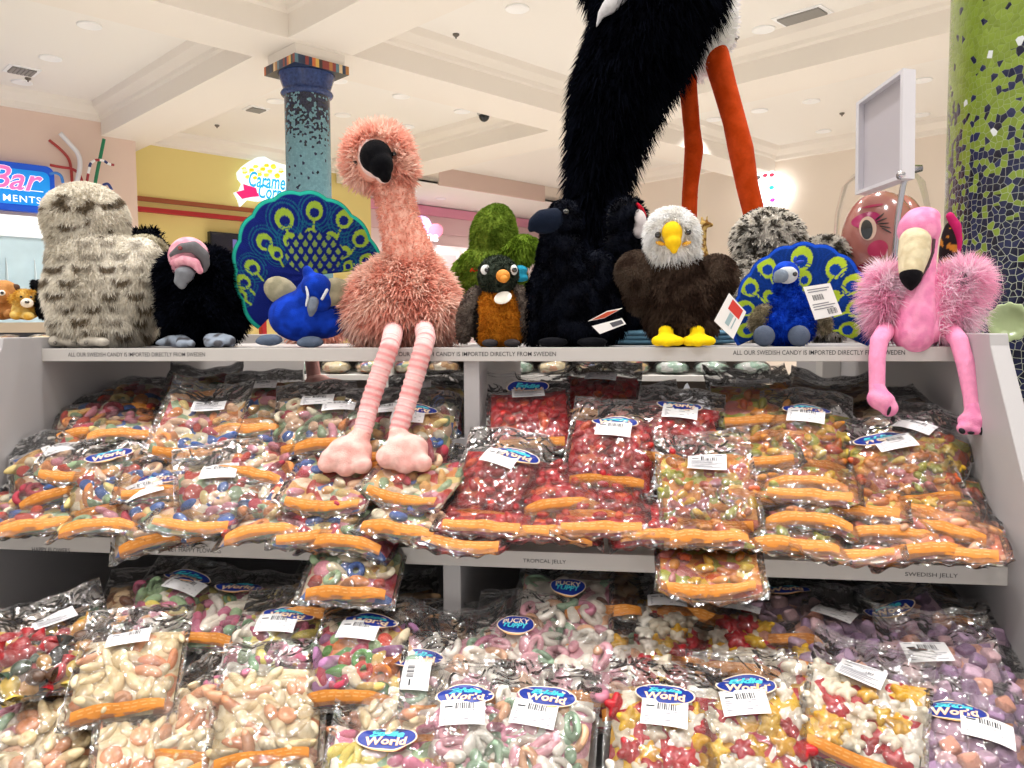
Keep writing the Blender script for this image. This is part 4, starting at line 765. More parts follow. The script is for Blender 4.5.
K.blob('muzzle', [K.E(27, 303, 6, 5, 4, 14)], '#f0e6d8', 1.1 * K.s, parent=h); K.solid('nose', [K.E(27, 302, 2.2, 1.6, 1.6, 18)], M_eye, h)
for x in (21, 31): K.eye(x, 297, 1.3, 15, None, h)
K = Plush('cat_plush', 'black cat plush with upright ears on far counter beside lion cub', 'plush toy', 42, 320, 4.15, CZ)
b = K.blob('body', [K.E(43, 304, 7, 15, 8), K.E(36, 286, 5, 6, 5), K.T([(32, 283, 1.8, 0), (31, 280, 1, 0)]), K.T([(39, 283, 1.8, 0), (40, 280, 1, 0)]), K.E(46, 312, 8, 8, 8)], '#0d0d10', 1.3 * K.s, 3); K.fur(b, 900, 2, 1, black)

# --- white sign holder on its chrome rod
pc = onY(884, 130, 1.9); t = thing('sign_holder', 'blank grey sign in a white frame on a chrome rod clip', 'sign', onY(892, 330, 1.86))
o = t.location.copy(); corners = [onY(856, 103, 2.02), onY(903, 68, 1.80), onY(902, 178, 1.80), onY(855, 195, 2.02)]; th = Vector((.034, .012, 0)) * .9
cs = [c - o for c in corners]; P = lambda u, v: (cs[0] * (1 - u) + cs[1] * u) * (1 - v) + (cs[3] * (1 - u) + cs[2] * u) * v
nrm = (cs[1] - cs[0]).cross(cs[3] - cs[0]).normalized(); nrm = nrm if nrm.y < 0 else -nrm
mb = MB(); back = Vector((.030, .014, 0))
outer = [P(0, 0), P(1, 0), P(1, 1), P(0, 1)]; inner = [P(.07, .035), P(.95, .035), P(.95, .965), P(.07, .965)]; rec = [q + back * .45 for q in inner]
V_ = outer + inner + rec + [q + back for q in outer]
fs = [(i, (i + 1) % 4, 4 + (i + 1) % 4, 4 + i) for i in range(4)] + [(4 + i, 4 + (i + 1) % 4, 8 + (i + 1) % 4, 8 + i) for i in range(4)] + [((i + 1) % 4, i, 12 + i, 12 + (i + 1) % 4) for i in range(4)] + [(15, 14, 13, 12)]
mb.add(V_, fs); mb.build('frame', mat('frame_white', '#dcdadf', .4), t, False)
mb = MB(); mb.add(rec, [(0, 1, 2, 3)]); mb.build('panel', mat('panel_grey', '#c3bdc3', .35), t, False)
M_chr = mat('chrome', '#c9c6ca', .18, metal=1)
mb = MB(); mb.tube([q - o for q in (onY(909, 158, 1.84), onY(907, 170, 1.84), onY(903, 186, 1.84), onY(898, 215, 1.85), onY(895, 250, 1.86), onY(892, 335, 1.86))], .006, 12); mb.build('rod', M_chr, t)
mb = MB(); mb.tube([q - o for q in (onY(900, 176, 1.80), onY(907, 170, 1.84), onY(922, 168, 1.84))], [.008, .011, .007], 12); mb.ell(onY(907, 165, 1.83) - o, (.012, .012, .016)); mb.build('clip', M_chr, t)
mb = MB(); mb.lathe([(.06, 0), (.06, .004), (.015, .009), (.006, .012)], 32); q = mb.build('base', M_chr, t); q.location = (0, 0, ZT - o.z)
# --- shiny pink balloon face in clear plastic
pc = onY(879, 240, 2.07); t = thing('balloon_doll', 'shiny pink egg shaped balloon doll with painted eye and cheek', 'balloon', pc); kk = .00258
M_sk = mat('balloon_pink', '#a3645b', .16, .05, 8, coat=1); Rz = Matrix.Rotation(R(8), 3, 'Z')
rx_, ry_, rz_ = 34 * kk, 30 * kk, 46 * kk
mb = MB(); mb.ell((0, 0, 0), (rx_, ry_, rz_), Rz, 40, 28); mb.build('face', M_sk, t)
mb = MB(); mb.ell((.055, .03, .0), (24 * kk, 26 * kk, 44 * kk), None, 32, 20); mb.build('back_bubble', M_sk, t)
def onface(u, v):                                                    # u across, v up in drawing units -> point on the balloon
    x, z = u * kk, v * kk; q = max(.02, 1 - (x / rx_) ** 2 - (z / rz_) ** 2); return Rz @ Vector((x, -ry_ * math.sqrt(q) - .002, z))
def patch(name, c, u0, v0, a, b_, rot, m, lift=0):
    mb = MB(); ca, sa = math.cos(R(rot)), math.sin(R(rot)); n = 24
    pts = [onface(u0, v0) + Vector((0, -lift, 0))] + [onface(u0 + r_ * (a * math.cos(q) * ca - b_ * math.sin(q) * sa), v0 + r_ * (a * math.cos(q) * sa + b_ * math.sin(q) * ca)) + Vector((0, -lift, 0)) for r_ in (.5, 1) for q in [2 * math.pi * i / n for i in range(n)]]
    mb.add(pts, [(0, 1 + i, 1 + (i + 1) % n) for i in range(n)] + [(1 + i, 1 + n + i, 1 + n + (i + 1) % n, 1 + (i + 1) % n) for i in range(n)]); return mb.build(name, m, t)
M_mag = mat('paint_magenta', '#a8245c', .25); M_pk = mat('paint_rose', '#b03556', .25); M_cr = mat('paint_cream', '#d9b8a4', .25)
patch('eyelid', 0, -21, 16, 10, 7, 20, M_mag); patch('eye', 0, -21, 8, 6, 11, 0, M_cr, .001); patch('pupil', 0, -22, 7, 4, 9, 0, M_eye, .002)
for i in range(5): patch('lash', 0, -12 + i * 1.2, 18 - i * 3.2, 5, .7, 40 - i * 18, M_eye, .002)
patch('eyebrow', 0, -15, 29, 8, 1.2, 8, M_pk); patch('cheek', 0, -13, -11, 8, 8, 0, M_pk); patch('lips', 0, -17, -28, 9, 5, -10, mat('paint_red', '#7c1230', .25))
M_clear = bpy.data.materials.new('clear_plastic'); M_clear.use_nodes = True; nt = M_clear.node_tree; nt.nodes.remove(nt.nodes['Principled BSDF'])
tr = nt.nodes.new('ShaderNodeBsdfTransparent'); gl = nt.nodes.new('ShaderNodeBsdfGlossy'); gl.inputs['Roughness'].default_value = .08; lw = nt.nodes.new('ShaderNodeLayerWeight'); lw.inputs[0].default_value = .12
mx = nt.nodes.new('ShaderNodeMixShader'); _f = nt.nodes.new('ShaderNodeMath'); _f.operation = 'MULTIPLY'; _f.inputs[1].default_value = .35; nt.links.new(lw.outputs['Fresnel'], _f.inputs[0]); nt.links.new(_f.outputs[0], mx.inputs[0]); nt.links.new(tr.outputs[0], mx.inputs[1]); nt.links.new(gl.outputs[0], mx.inputs[2]); nt.links.new(mx.outputs[0], nt.nodes['Material Output'].inputs[0])
mb = MB(); mb.lathe([(.037, .162), (.07, .148), (.093, .12), (.106, .056), (.109, 0), (.104, -.074), (.083, -.14)], 40); mb.f = mb.f[:-2]; mb.mi = mb.mi[:-2]; q = mb.build('clear_cover', M_clear, t); q.location = (.005, 0, .01)
mb = MB(); hz = ZT - pc.z; mb.tube([(0, 0, -.10), (0, 0, hz + .02), (0, 0, hz + .012), (0, 0, hz + .001)], [.018, .018, .045, .05], 16); mb.build('stand', mat('stand_pink', '#d99aa0', .4), t)
# --- butterfly coloured toy behind the pink flamingo
K = Plush('parrot_plush', 'dark parrot plush with orange and magenta patches behind the pink flamingo', 'plush toy', 944, 340, 1.69, 1.44)
K.blob('body', [K.E(948, 262, 9, 40, 10), K.E(946, 300, 12, 40, 10)], lambda p: mix(lin('#241a1c'), lin('#b8752a'), 1 if nz(p, 70) > .12 else 0), 1.8 * K.s); K.blob('wing', [K.T([(950, 216, 4, 4), (956, 226, 5, 4), (959, 240, 3.5, 4), (958, 256, 2.5, 4)])], '#c02a68', 1.5 * K.s)

# ---------------------------------------------------------------- sealed bags of sweets
def film_mat(name, veil, gloss):
    m = bpy.data.materials.new(name); m.use_nodes = True; nt = m.node_tree; N, L = nt.nodes, nt.links; N.remove(N['Principled BSDF'])
    tc = N.new('ShaderNodeTexCoord'); oi = N.new('ShaderNodeObjectInfo'); ad = N.new('ShaderNodeVectorMath'); ad.operation = 'ADD'; ml = N.new('ShaderNodeMath'); ml.operation = 'MULTIPLY'; ml.inputs[1].default_value = 7
    L.new(oi.outputs['Random'], ml.inputs[0]); L.new(tc.outputs['Object'], ad.inputs[0]); L.new(ml.outputs[0], ad.inputs[1])
    n1 = N.new('ShaderNodeTexNoise'); n1.inputs['Scale'].default_value = 26; n1.inputs['Detail'].default_value = 2; n1.inputs['Distortion'].default_value = 1.2; L.new(ad.outputs[0], n1.inputs['Vector'])
    n2 = N.new('ShaderNodeTexVoronoi'); n2.feature = 'SMOOTH_F1'; n2.inputs['Scale'].default_value = 55; L.new(ad.outputs[0], n2.inputs['Vector'])
    b1 = N.new('ShaderNodeBump'); b1.inputs['Strength'].default_value = 1; b1.inputs['Distance'].default_value = .008; L.new(n1.outputs['Fac'], b1.inputs['Height'])
    b2 = N.new('ShaderNodeBump'); b2.inputs['Strength'].default_value = .8; b2.inputs['Distance'].default_value = .0025; L.new(n2.outputs['Distance'], b2.inputs['Height']); L.new(b1.outputs[0], b2.inputs['Normal'])
    tr = N.new('ShaderNodeBsdfTransparent'); gl = N.new('ShaderNodeBsdfGlossy'); gl.inputs['Roughness'].default_value = .075; L.new(b2.outputs[0], gl.inputs['Normal'])
    df = N.new('ShaderNodeBsdfDiffuse'); df.inputs['Color'].default_value = (.85, .84, .86, 1); L.new(b1.outputs[0], df.inputs['Normal'])
    m1 = N.new('ShaderNodeMixShader'); m1.inputs[0].default_value = veil; L.new(tr.outputs[0], m1.inputs[1]); L.new(df.outputs[0], m1.inputs[2])
    fr = N.new('ShaderNodeFresnel'); fr.inputs['IOR'].default_value = 1.5; L.new(b2.outputs[0], fr.inputs['Normal'])
    mr = N.new('ShaderNodeMath'); mr.operation = 'MULTIPLY_ADD'; mr.inputs[1].default_value = .9; mr.inputs[2].default_value = gloss; mr.use_clamp = True; L.new(fr.outputs[0], mr.inputs[0])
    m2 = N.new('ShaderNodeMixShader'); L.new(mr.outputs[0], m2.inputs[0]); L.new(m1.outputs[0], m2.inputs[1]); L.new(gl.outputs[0], m2.inputs[2]); L.new(m2.outputs[0], N['Material Output'].inputs[0])
    return m
M_film = film_mat('clear_film', .02, .05)
M_candy = mat('candy_gummy', '#ffffff', .32, .08, 120, coat=.2, objcol=True, sss=0)
M_sugar = mat('candy_sugared', '#ffffff', .75, .12, 300, .35, 900, objcol=True)
M_orange = mat('paper_orange', '#d4862f', .55, .12, 60); M_navy = mat('logo_navy', '#12308f', .4); M_lcyan = mat('logo_cyan', '#4cd0e4', .4); M_lpeach = mat('logo_peach', '#f3dcc0', .4); M_lsw = mat('logo_swoosh', '#eeb277', .4)
M_stick = mat('sticker_white', '#e4e3e4', .5); M_sink = mat('sticker_ink', '#24242c', .6); M_sgrey = mat('sticker_grey', '#85858f', .6); M_lite = mat('print_cream', '#e3a55c', .5)
def fill_mat(name, pal, scale):
    """the packed sweets deeper in a bag: one colour per cell"""
    m = bpy.data.materials.new('fill_' + name); m.use_nodes = True; nt = m.node_tree; N, L = nt.nodes, nt.links; p = N['Principled BSDF']
    tc = N.new('ShaderNodeTexCoord'); v = N.new('ShaderNodeTexVoronoi'); v.inputs['Scale'].default_value = scale; L.new(tc.outputs['Object'], v.inputs['Vector'])
    sp = N.new('ShaderNodeSeparateColor'); L.new(v.outputs['Color'], sp.inputs[0]); cr = N.new('ShaderNodeValToRGB'); cr.color_ramp.interpolation = 'CONSTANT'; e = cr.color_ramp.elements
    while len(e) < len(pal): e.new(.5)
    for i, c in enumerate(pal): e[i].position = i / len(pal); e[i].color = (*[x * .78 for x in lin(c)], 1)
    L.new(sp.outputs[0], cr.inputs[0]); L.new(cr.outputs[0], p.inputs['Base Color']); p.inputs['Roughness'].default_value = .4
    b = N.new('ShaderNodeBump'); b.inputs['Strength'].default_value = 1; b.inputs['Distance'].default_value = .006; b.invert = True; L.new(v.outputs['Distance'], b.inputs['Height']); L.new(b.outputs[0], p.inputs['Normal'])
    return m
# --- kinds of sweets, about 2 cm across
def candy_meshes():
    out = {}
    def sub(mb, name, lev=1):
        me = mb.mesh(name, M_candy); return me
    mb = MB(); pts = [(.0085 * math.cos(a), .0085 * math.sin(a), 0) for a in [2 * math.pi * i / 20 for i in range(21)]]; mb.tube(pts, .0042, 9, False); out['ring_candy'] = [sub(mb, 'ring_candy')]
    mb = MB(); pts = [(.006 * math.cos(a), .0125 * math.sin(a), 0) for a in [2 * math.pi * i / 22 for i in range(23)]]; mb.tube(pts, .0044, 9, False); out['oval_ring_candy'] = [sub(mb, 'oval_ring_candy')]
    mb = MB(); mb.ell((0, 0, 0), (.0068, .0115, .0058), None, 14, 9); out['bean_candy'] = [sub(mb, 'bean_candy')]
    mb = MB(); mb.ell((0, 0, 0), (.006, .0175, .0056), None, 14, 10, fn=lambda q: Vector((q.x + .5 * q.y * q.y, q.y, q.z))); out['banana_candy'] = [sub(mb, 'banana_candy')]
    mb = MB(); mb.ell((0, 0, 0), (.0105, .0105, .0046), None, 16, 8, fn=lambda q: Vector((q.x, q.y, math.copysign(abs(q.z) ** .6, q.z)))); out['coin_candy'] = [sub(mb, 'coin_candy')]
    mb = MB(); mb.ell((0, 0, 0), (.0085, .0085, .0078), None, 16, 10, fn=lambda q: Vector([math.copysign(abs(c) ** .45, c) for c in q])); out['cube_candy'] = [sub(mb, 'cube_candy')]
    mb = MB()
    mb.ell((0, 0, 0), (.0098, .0108, .0052), None, 30, 10, fn=lambda q: Vector((q.x * (1 + .24 * math.sin(5 * math.atan2(q.y, q.x))), q.y * (1 + .24 * math.sin(5 * math.atan2(q.y, q.x))), math.copysign(abs(q.z) ** .8, q.z))))
    out['bear_candy'] = [sub(mb, 'bear_candy')]
    mb = MB(); mb.ell((0, 0, 0), (.0055, .0115, .0045), None, 14, 9, fn=lambda q: Vector((q.x * (1 - .5 * q.y), q.y, q.z))); mb.ell((0, .0125, 0), (.0055, .0032, .003), None, 10, 6); out['fish_candy'] = [sub(mb, 'fish_candy')]
    mb = MB(); mb.ell((0, 0, 0), (.0072, .0125, .0072), None, 14, 10, fn=lambda q: Vector((q.x * (1 - .45 * q.y) * .9, q.y, q.z * (1 - .45 * q.y) * .9))); out['drop_candy'] = [sub(mb, 'drop_candy')]
    mb = MB(); mb.ell((0, 0, 0), (.0068, .0085, .0062), None, 14, 9, fn=lambda q: q * (1 + .09 * math.sin(9 * math.atan2(q.y, q.x)) * (1 - abs(q.z)))); out['berry_candy'] = [sub(mb, 'berry_candy')]
    mb = MB(); mb.ell((0, 0, 0), (.0072, .0125, .0062), None, 12, 9)
    for s_ in (-1, 1): mb.lathe([(.0015, 0), (.0065, .009)], 9); 
    mb.v = mb.v[:120 + 0] + mb.v[120:]; out['wrapped_candy'] = None
    mb = MB(); mb.ell((0, 0, 0), (.0095, .0125, .0075), None, 14, 9)
    for s_ in (-1, 1):
        vs = [(0.0025 * math.cos(a), s_ * .0115, .0025 * math.sin(a)) for a in [2 * math.pi * i / 10 for i in range(10)]] + [((.0085 + .002 * (i % 2)) * math.cos(2 * math.pi * i / 10), s_ * .0215, .0045 * math.sin(2 * math.pi * i / 10)) for i in range(10)]
        mb.add(vs, [(i, (i + 1) % 10, 10 + (i + 1) % 10, 10 + i) for i in range(10)])
    out['wrapped_candy'] = [sub(mb, 'wrapped_candy')]
    return {k: v[0] for k, v in out.items()}
CANDY = candy_meshes(); SUGAR = {}
for k, me in CANDY.items(): c = me.copy(); c.materials.clear(); c.materials.append(M_sugar); SUGAR[k] = c
KINDS = {
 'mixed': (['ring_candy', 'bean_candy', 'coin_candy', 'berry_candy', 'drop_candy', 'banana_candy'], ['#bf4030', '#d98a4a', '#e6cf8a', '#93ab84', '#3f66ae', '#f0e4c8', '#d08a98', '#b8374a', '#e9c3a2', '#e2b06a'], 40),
 'red': (['berry_candy', 'bean_candy', 'drop_candy'], ['#c00a18', '#d01220', '#a80814', '#d82a1c', '#c00c18', '#e25a22'], 60),
 'jelly': (['bean_candy', 'bear_candy', 'fish_candy', 'drop_candy'], ['#dc8a1c', '#e6b52e', '#a8a835', '#cf5a22', '#e59630', '#d07a28', '#dcc04e', '#c4706a'], 52),
 'peach': (['fish_candy', 'banana_candy', 'coin_candy'], ['#e28a62', '#eda27c', '#d9694f', '#f0b894', '#e07a56', '#e9a35c'], 40),
 'cream': (['banana_candy', 'coin_candy', 'banana_candy', 'bean_candy'], ['#ebd6ab', '#e6cfa0', '#eedfbe', '#e6a880', '#e9d3a6', '#e0986c', '#ecdab2'], 38),
 'pastel': (['oval_ring_candy', 'bean_candy', 'banana_candy', 'drop_candy'], ['#f2ebdc', '#a9c79b', '#efdc6f', '#d57f9b', '#f4eee2', '#8fb98f', '#f0e7d6', '#c86a86'], 40),
 'rainbow': (['ring_candy', 'drop_candy', 'banana_candy', 'berry_candy', 'coin_candy'], ['#5fa04a', '#d9513f', '#e88a3c', '#f0dfbd', '#b87fae', '#cf3f5c', '#9fc08a', '#ecc873'], 40),
 'wrapped': (['wrapped_candy'], ['#b81f2a', '#2b2a26', '#c08a35', '#2f4a33', '#a3151f', '#d6b64a', '#5a3a24'], 42),
 'ovals': (['oval_ring_candy', 'bean_candy', 'oval_ring_candy', 'bean_candy'], ['#f3ece0', '#f0e6d8', '#e3a9b4', '#9dbb9e', '#f4eee4', '#e6b48f', '#d58aa2'], 38),
 'bears': (['bear_candy'], ['#f4ead2', '#f6efe0', '#c81828', '#f3e8d0', '#efb61c', '#c01224', '#f5efe2', '#eebf28'], 42),
 'cubes': (['cube_candy'], ['#b79ab5', '#a98aa8', '#c9a9bd', '#e2a58f', '#9c7d9e', '#d8b3b8'], 48),
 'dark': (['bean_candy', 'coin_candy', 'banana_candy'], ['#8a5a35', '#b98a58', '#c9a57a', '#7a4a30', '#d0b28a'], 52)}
SUGARED = {'cubes', 'mixed', 'pastel', 'rainbow'}
# --- bag shapes
HW, PW, PB_, PT_ = .085, .078, -.100, .066
class Shape:
    def __init__(s, seed, thick, bend=0.0, kink=0.0):
        s.seed, s.th, s.bend, s.kink = seed, thick, bend, kink; s.build()
    def prof(s, x, y):
        sx = max(0, 1 - abs(x / PW) ** 2.6) ** .55; t = (y - PB_) / (PT_ - PB_)
        if t <= 0 or t >= 1: return 0
        sy = min(1, t / .16) ** .5 * (1 if t < .62 else max(0, 1 - ((t - .62) / .38) ** 1.7) ** .8); return sx * sy
    def mid(s, x, y):                                                # centre surface: slight sag, curl of the empty header
        n = noise.noise(Vector((x * 14 + s.seed * 3.1, y * 14, s.seed))) * .004
        yy = max(0, y - .06); return s.bend * x * x * 4 + s.kink * yy * yy * 30 + n * (2.2 if y > .055 else .6) + (.0025 * math.sin(x * 90 + s.seed) * min(1, yy / .03) if y > .06 else 0)
    def top(s, x, y):
        h = s.prof(x, y); n = noise.noise(Vector((x * 38, y * 38, s.seed * 7.7))) + .5 * noise.noise(Vector((x * 80, y * 80, s.seed * 2.7)))
        return s.mid(x, y) + s.th * .62 * h + n * .0035 * min(1, h * 2) + .0006
    def bot(s, x, y): return s.mid(x, y) - s.th * .38 * s.prof(x, y) - .0006
    def build(s):
        nu, nv = 34, 46; mb = MB(); Y0, Y1 = -.112, .118
        def XY(u, v):
            y = Y0 + (Y1 - Y0) * v; return (u * 2 - 1) * (HW + .003 * noise.noise(Vector((y * 22, s.seed, 1 if u > .5 else 5)))), y + .004 * noise.noise(Vector((u * 5, s.seed, 9 if v > .5 else 2)))
        # gathered lower hem
        def T_(u, v): x, y = XY(u, v); return (x, y, s.top(x, y) + (.003 * math.sin(u * 31 + s.seed) * max(0, .07 - v) / .07))
        def B_(u, v): x, y = XY(1 - u, v); return (x, y, s.bot(x, y) + (.003 * math.sin((1 - u) * 31 + s.seed) * max(0, .07 - v) / .07))
        mb.grid(T_, nu, nv); mb.grid(B_, nu, nv)
        zs = .104                                                    # zip ridge across the header
        for dz in (0, .006):
            pts = [(x, zs + dz, s.top(x, zs + dz) + .0008) for x in [(-1 + 2 * i / 24) * HW * .98 for i in range(25)]]; mb.tube(pts, .0009, 5, False)
        s.film = mb.mesh('film', M_film)
        mb = MB(); 
        def F_(sg): return lambda u, v: (lambda x, y: (x, y, s.mid(x, y) + (s.top(x, y) - s.mid(x, y)) * .62 - .006 * (1 if s.prof(x, y) > .05 else 0) if sg > 0 else s.bot(x, y) * .9 + s.mid(x, y) * .1))(((u if sg > 0 else 1 - u) * 2 - 1) * PW * .97, PB_ + .003 + (PT_ - PB_ - .01) * v)
        mb.grid(F_(1), 22, 26); mb.grid(F_(-1), 14, 16); s.fill = mb.mesh('sweets_filling', M_candy)
        # orange paper strip round the lower end
        mb = MB(); sl = .004 * math.sin(s.seed * 2.3); P = lambda u, v: ((u - .5) * .132, -.0985 + .0145 * v + sl * (u - .5) * 2, s.top((u - .5) * .132, -.0985 + .0145 * v + sl * (u - .5) * 2) + .0010 - (1 - v) ** 3 * .002)
        mb.grid(P, 30, 8); mb.m = 1
        for r_ in range(2):
            for k in range(9): u0 = .08 + k * .095 + .01 * ((k * 5 + r_) % 3); P2 = lambda u, v: (lambda q: (q[0], q[1], q[2] + .0005))(P(u, v)); mb.add([P2(u0, .42 + r_ * .28), P2(u0 + .06, .42 + r_ * .28), P2(u0 + .06, .52 + r_ * .28), P2(u0, .52 + r_ * .28)], [(0, 1, 2, 3)])
        s.strip = mb.mesh('paper_strip', [M_orange, M_lite])
        s.logos = {}; s.stick = {}
    def logo(s, kind, cx, cy):
        k = (kind, round(cx, 3), round(cy, 3))
        if k in s.logos: return s.logos[k]
        mb = MB(); rx, ry = (.042, .0205) if kind == 'eddie' else (.030, .021)
        def disc(m, ox, oy, ax, ay, lift, rings=6, n=40, sag=0):
            mb.m = m; vs = [(cx + ox, cy + oy)] + [(cx + ox + ax * r / rings * math.cos(2 * math.pi * i / n), cy + oy + ay * r / rings * math.sin(2 * math.pi * i / n) - sag * (r / rings) ** 2 * math.cos(2 * math.pi * i / n) ** 2) for r in range(1, rings + 1) for i in range(n)]
            mb.add([(x, y, s.top(x, y) + lift) for x, y in vs], [(0, 1 + i, 1 + (i + 1) % n) for i in range(n)] + [(1 + r * n + i, 1 + (r + 1) * n + i, 1 + (r + 1) * n + (i + 1) % n, 1 + r * n + (i + 1) % n) for r in range(rings - 1) for i in range(n)])
        disc(3, 0, -.0045, rx * .86, ry * .98, .0010); disc(1, 0, 0, rx * 1.05, ry * 1.08, .0013); disc(0, 0, 0, rx, ry, .0016)
        def word(m, txt, oy, w, h, shear, off, arc, lift):
            mb.m = m; vs, fs, tw, th = text_geo(txt, shear, off); mb.add([(lambda X, Y: (X, Y, s.top(X, Y) + lift))(cx + x * w / tw, cy + oy + y * h / th - arc * (x / tw * 2) ** 2) for x, y in vs], fs)
        if kind == 'eddie': word(2, 'Eddie', .0088, .050, .0130, .3, .05, .002, .0021); word(3, 'World', -.0066, .060, .0160, .1, .045, .001, .0022); word(1, 'World', -.0066, .059, .0150, .1, .018, .001, .0026)
        else: word(1, 'PUCKY', .008, .044, .012, 0, .02, .003, .0021); word(2, 'YUPPY', -.005, .042, .0125, .2, .035, -.002, .0023)
        s.logos[k] = mb.mesh('logo_label', [M_navy, M_lpeach, M_lcyan, M_lsw]); return s.logos[k]
    def sticker(s, cx, cy, rot, w=.066, h=.043):
        k = (round(cx, 3), round(cy, 3), rot, w)
        if k in s.stick: return s.stick[k]
        mb = MB(); c_, s_ = math.cos(R(rot)), math.sin(R(rot))
        def P(u, v, lift=.0030):
            x, y = (u - .5) * w, (v - .5) * h; X, Y = cx + x * c_ - y * s_, cy + x * s_ + y * c_; return (X, Y, s.mid(X, Y) + s.th * .62 * s.prof(X, Y) + lift)
        mb.grid(lambda u, v: P(u, v), 10, 8); mb.m = 1
        q = lambda u0, u1, v0, v1: mb.add([P(u0, v0, .0034), P(u1, v0, .0034), P(u1, v1, .0034), P(u0, v1, .0034)], [(0, 1, 2, 3)])
        for i in range(9): u = .34 + i * .048; q(u, u + (.020 if i % 3 else .032), .58, .84)
        q(.1, .28, .66, .72); mb.m = 2
        for i, v in enumerate((.9, .52, .44, .36, .27, .18, .1)): q(.08, .9 - .13 * (i % 3), v, v + .03)
        s.stick[k] = mb.mesh('price_sticker', [M_stick, M_sink, M_sgrey]); return s.stick[k]
SHAPES = [Shape(1, .042), Shape(2, .036, .6, .05), Shape(3, .043, -.5), Shape(4, .034, .3, .12), Shape(5, .038, -.3, -.05), Shape(6, .030, .8, .08)]
FILLS = {k: fill_mat(k, v[1], v[2]) for k, v in KINDS.items()}
# the heaps rise from the shelf edges to the back: (Y, z)
UPPER = [(1.30, 1.05), (1.345, 1.075), (1.375, 1.15), (1.50, 1.245), (1.62, 1.30), (1.80, 1.345), (2.0, 1.36)]
LOWER = [(.98, .80), (1.10, .87), (1.25, .935), (1.40, .975), (1.60, 1.0), (1.9, 1.0)]
def heap(px, py, prof):
    Y = prof[0][0]; best = None
    while Y < prof[-1][0]:
        for (a, za), (b, zb) in zip(prof, prof[1:]):
            if a <= Y <= b: z = za + (zb - za) * (Y - a) / (b - a); break
        p = onY(px, py, Y)
        if p.z <= z: return p
        Y += .004
    return onY(px, py, prof[-1][0])
def bag(level, px, py, kind, label, group, roll=0, tilt=26, lean=0, shp=None, logo=None, stick=None, strip=True, n=26, lift=0, Y=None, key='eddie', sc=1.0):
    if logo or stick: lift += .020 if level == 'U' else .010; tilt += 6 if level == 'U' else 0
    s = SHAPES[(int(px * 7 + py * 3)) % 6 if shp is None else shp]
    p = onY(px, py, Y) if Y else heap(px, py, UPPER if level == 'U' else LOWER)
    p.x = min(max(p.x, XL + .09), XR - .088)                       # keep clear of the side panels and the divider
    if p.y > (1.50 if level == 'U' else 1.30) and abs(p.x - XD) < .112: p.x = XD + math.copysign(.112, p.x - XD)
    az = math.atan2(-p.x, p.y) * .55
    M_ = Matrix.Rotation(az, 4, 'Z') @ Matrix.Rotation(R(tilt), 4, 'X') @ Matrix.Rotation(R(lean), 4, 'Y') @ Matrix.Rotation(R(roll), 4, 'Z')
    t = thing('candy_bag', label, 'bag of candy', p, 0, group); t.rotation_euler = M_.to_euler(); t.location = p + M_.to_3x3() @ Vector((0, 0, -s.th * .5 + lift)); t.scale = (sc, sc, sc)
    link('film', s.film, t)
    f = link('sweets_filling', s.fill, t); f.material_slots[0].link = 'OBJECT'; f.material_slots[0].material = FILLS[kind]; f['kind'] = 'stuff'
    rnd = random.Random(int(px * 131 + py * 17)); shapes, pal, _ = KINDS[kind]; lib = SUGAR if kind in SUGARED else CANDY
    if n:
        nx = max(3, round(math.sqrt(n * .98))); ny = max(3, math.ceil(n / nx)); small = 1.15 if kind in ('red', 'jelly') else 1.55 if kind == 'bears' else 1.42
        for j in range(ny):
            for i in range(nx):
                x = ((i + .5 + (.25 if j % 2 else -.25) + rnd.uniform(-.3, .3)) / nx - .5) * .140; y = -.082 + (j + .5 + rnd.uniform(-.3, .3)) / ny * .135
                h = s.prof(x, y)
                if h < .25: continue
                nm = rnd.choice(shapes); o = bpy.data.objects.new(nm, lib[nm]); COL.objects.link(o); o.parent = t
                q = rnd.uniform(.85, 1.2) * small; o.scale = (q, q, q); o.rotation_euler = (rnd.uniform(-.45, .45), rnd.uniform(-.45, .45), rnd.uniform(0, 6.28))
                deep = .007 if any(w and abs(x - w[0]) < .048 and abs(y - w[1]) < .030 for w in (logo, stick)) else 0   # pressed down under the labels
                o.location = (x, y, -deep + s.top(x, y) - .0066 * q - .0012 - rnd.uniform(0, .003)); c = lin(rnd.choice(pal)); v = rnd.uniform(.7, 1.0); o.color = (c[0] * v, c[1] * v, c[2] * v, 1)
    if strip: link('paper_strip', s.strip, t)
    if logo: link('logo_label', s.logo(key, *logo), t)
    if stick: link('price_sticker', s.sticker(*stick), t)
    return t
LG = (0, .046); ST = (-.004, .014, 0)
g1, g2, g3, g4 = 'mixed sweet bags heaped in the left bay of the middle shelf', 'red jelly bags in the right bay of the middle shelf', 'fruit jelly bags in the right bay of the middle shelf', 'peach jelly bags at the right end of the middle shelf'
g5, g6, g7, g8 = 'foam and fruit sweet bags in the left bay of the bottom shelf', 'oval sweet bags in the right bay of the bottom shelf', 'red yellow and white bear bags in the right bay of the bottom shelf', 'purple cube bags at the right end of the bottom shelf'
gB = 'shaded bags at the back of the heaps'
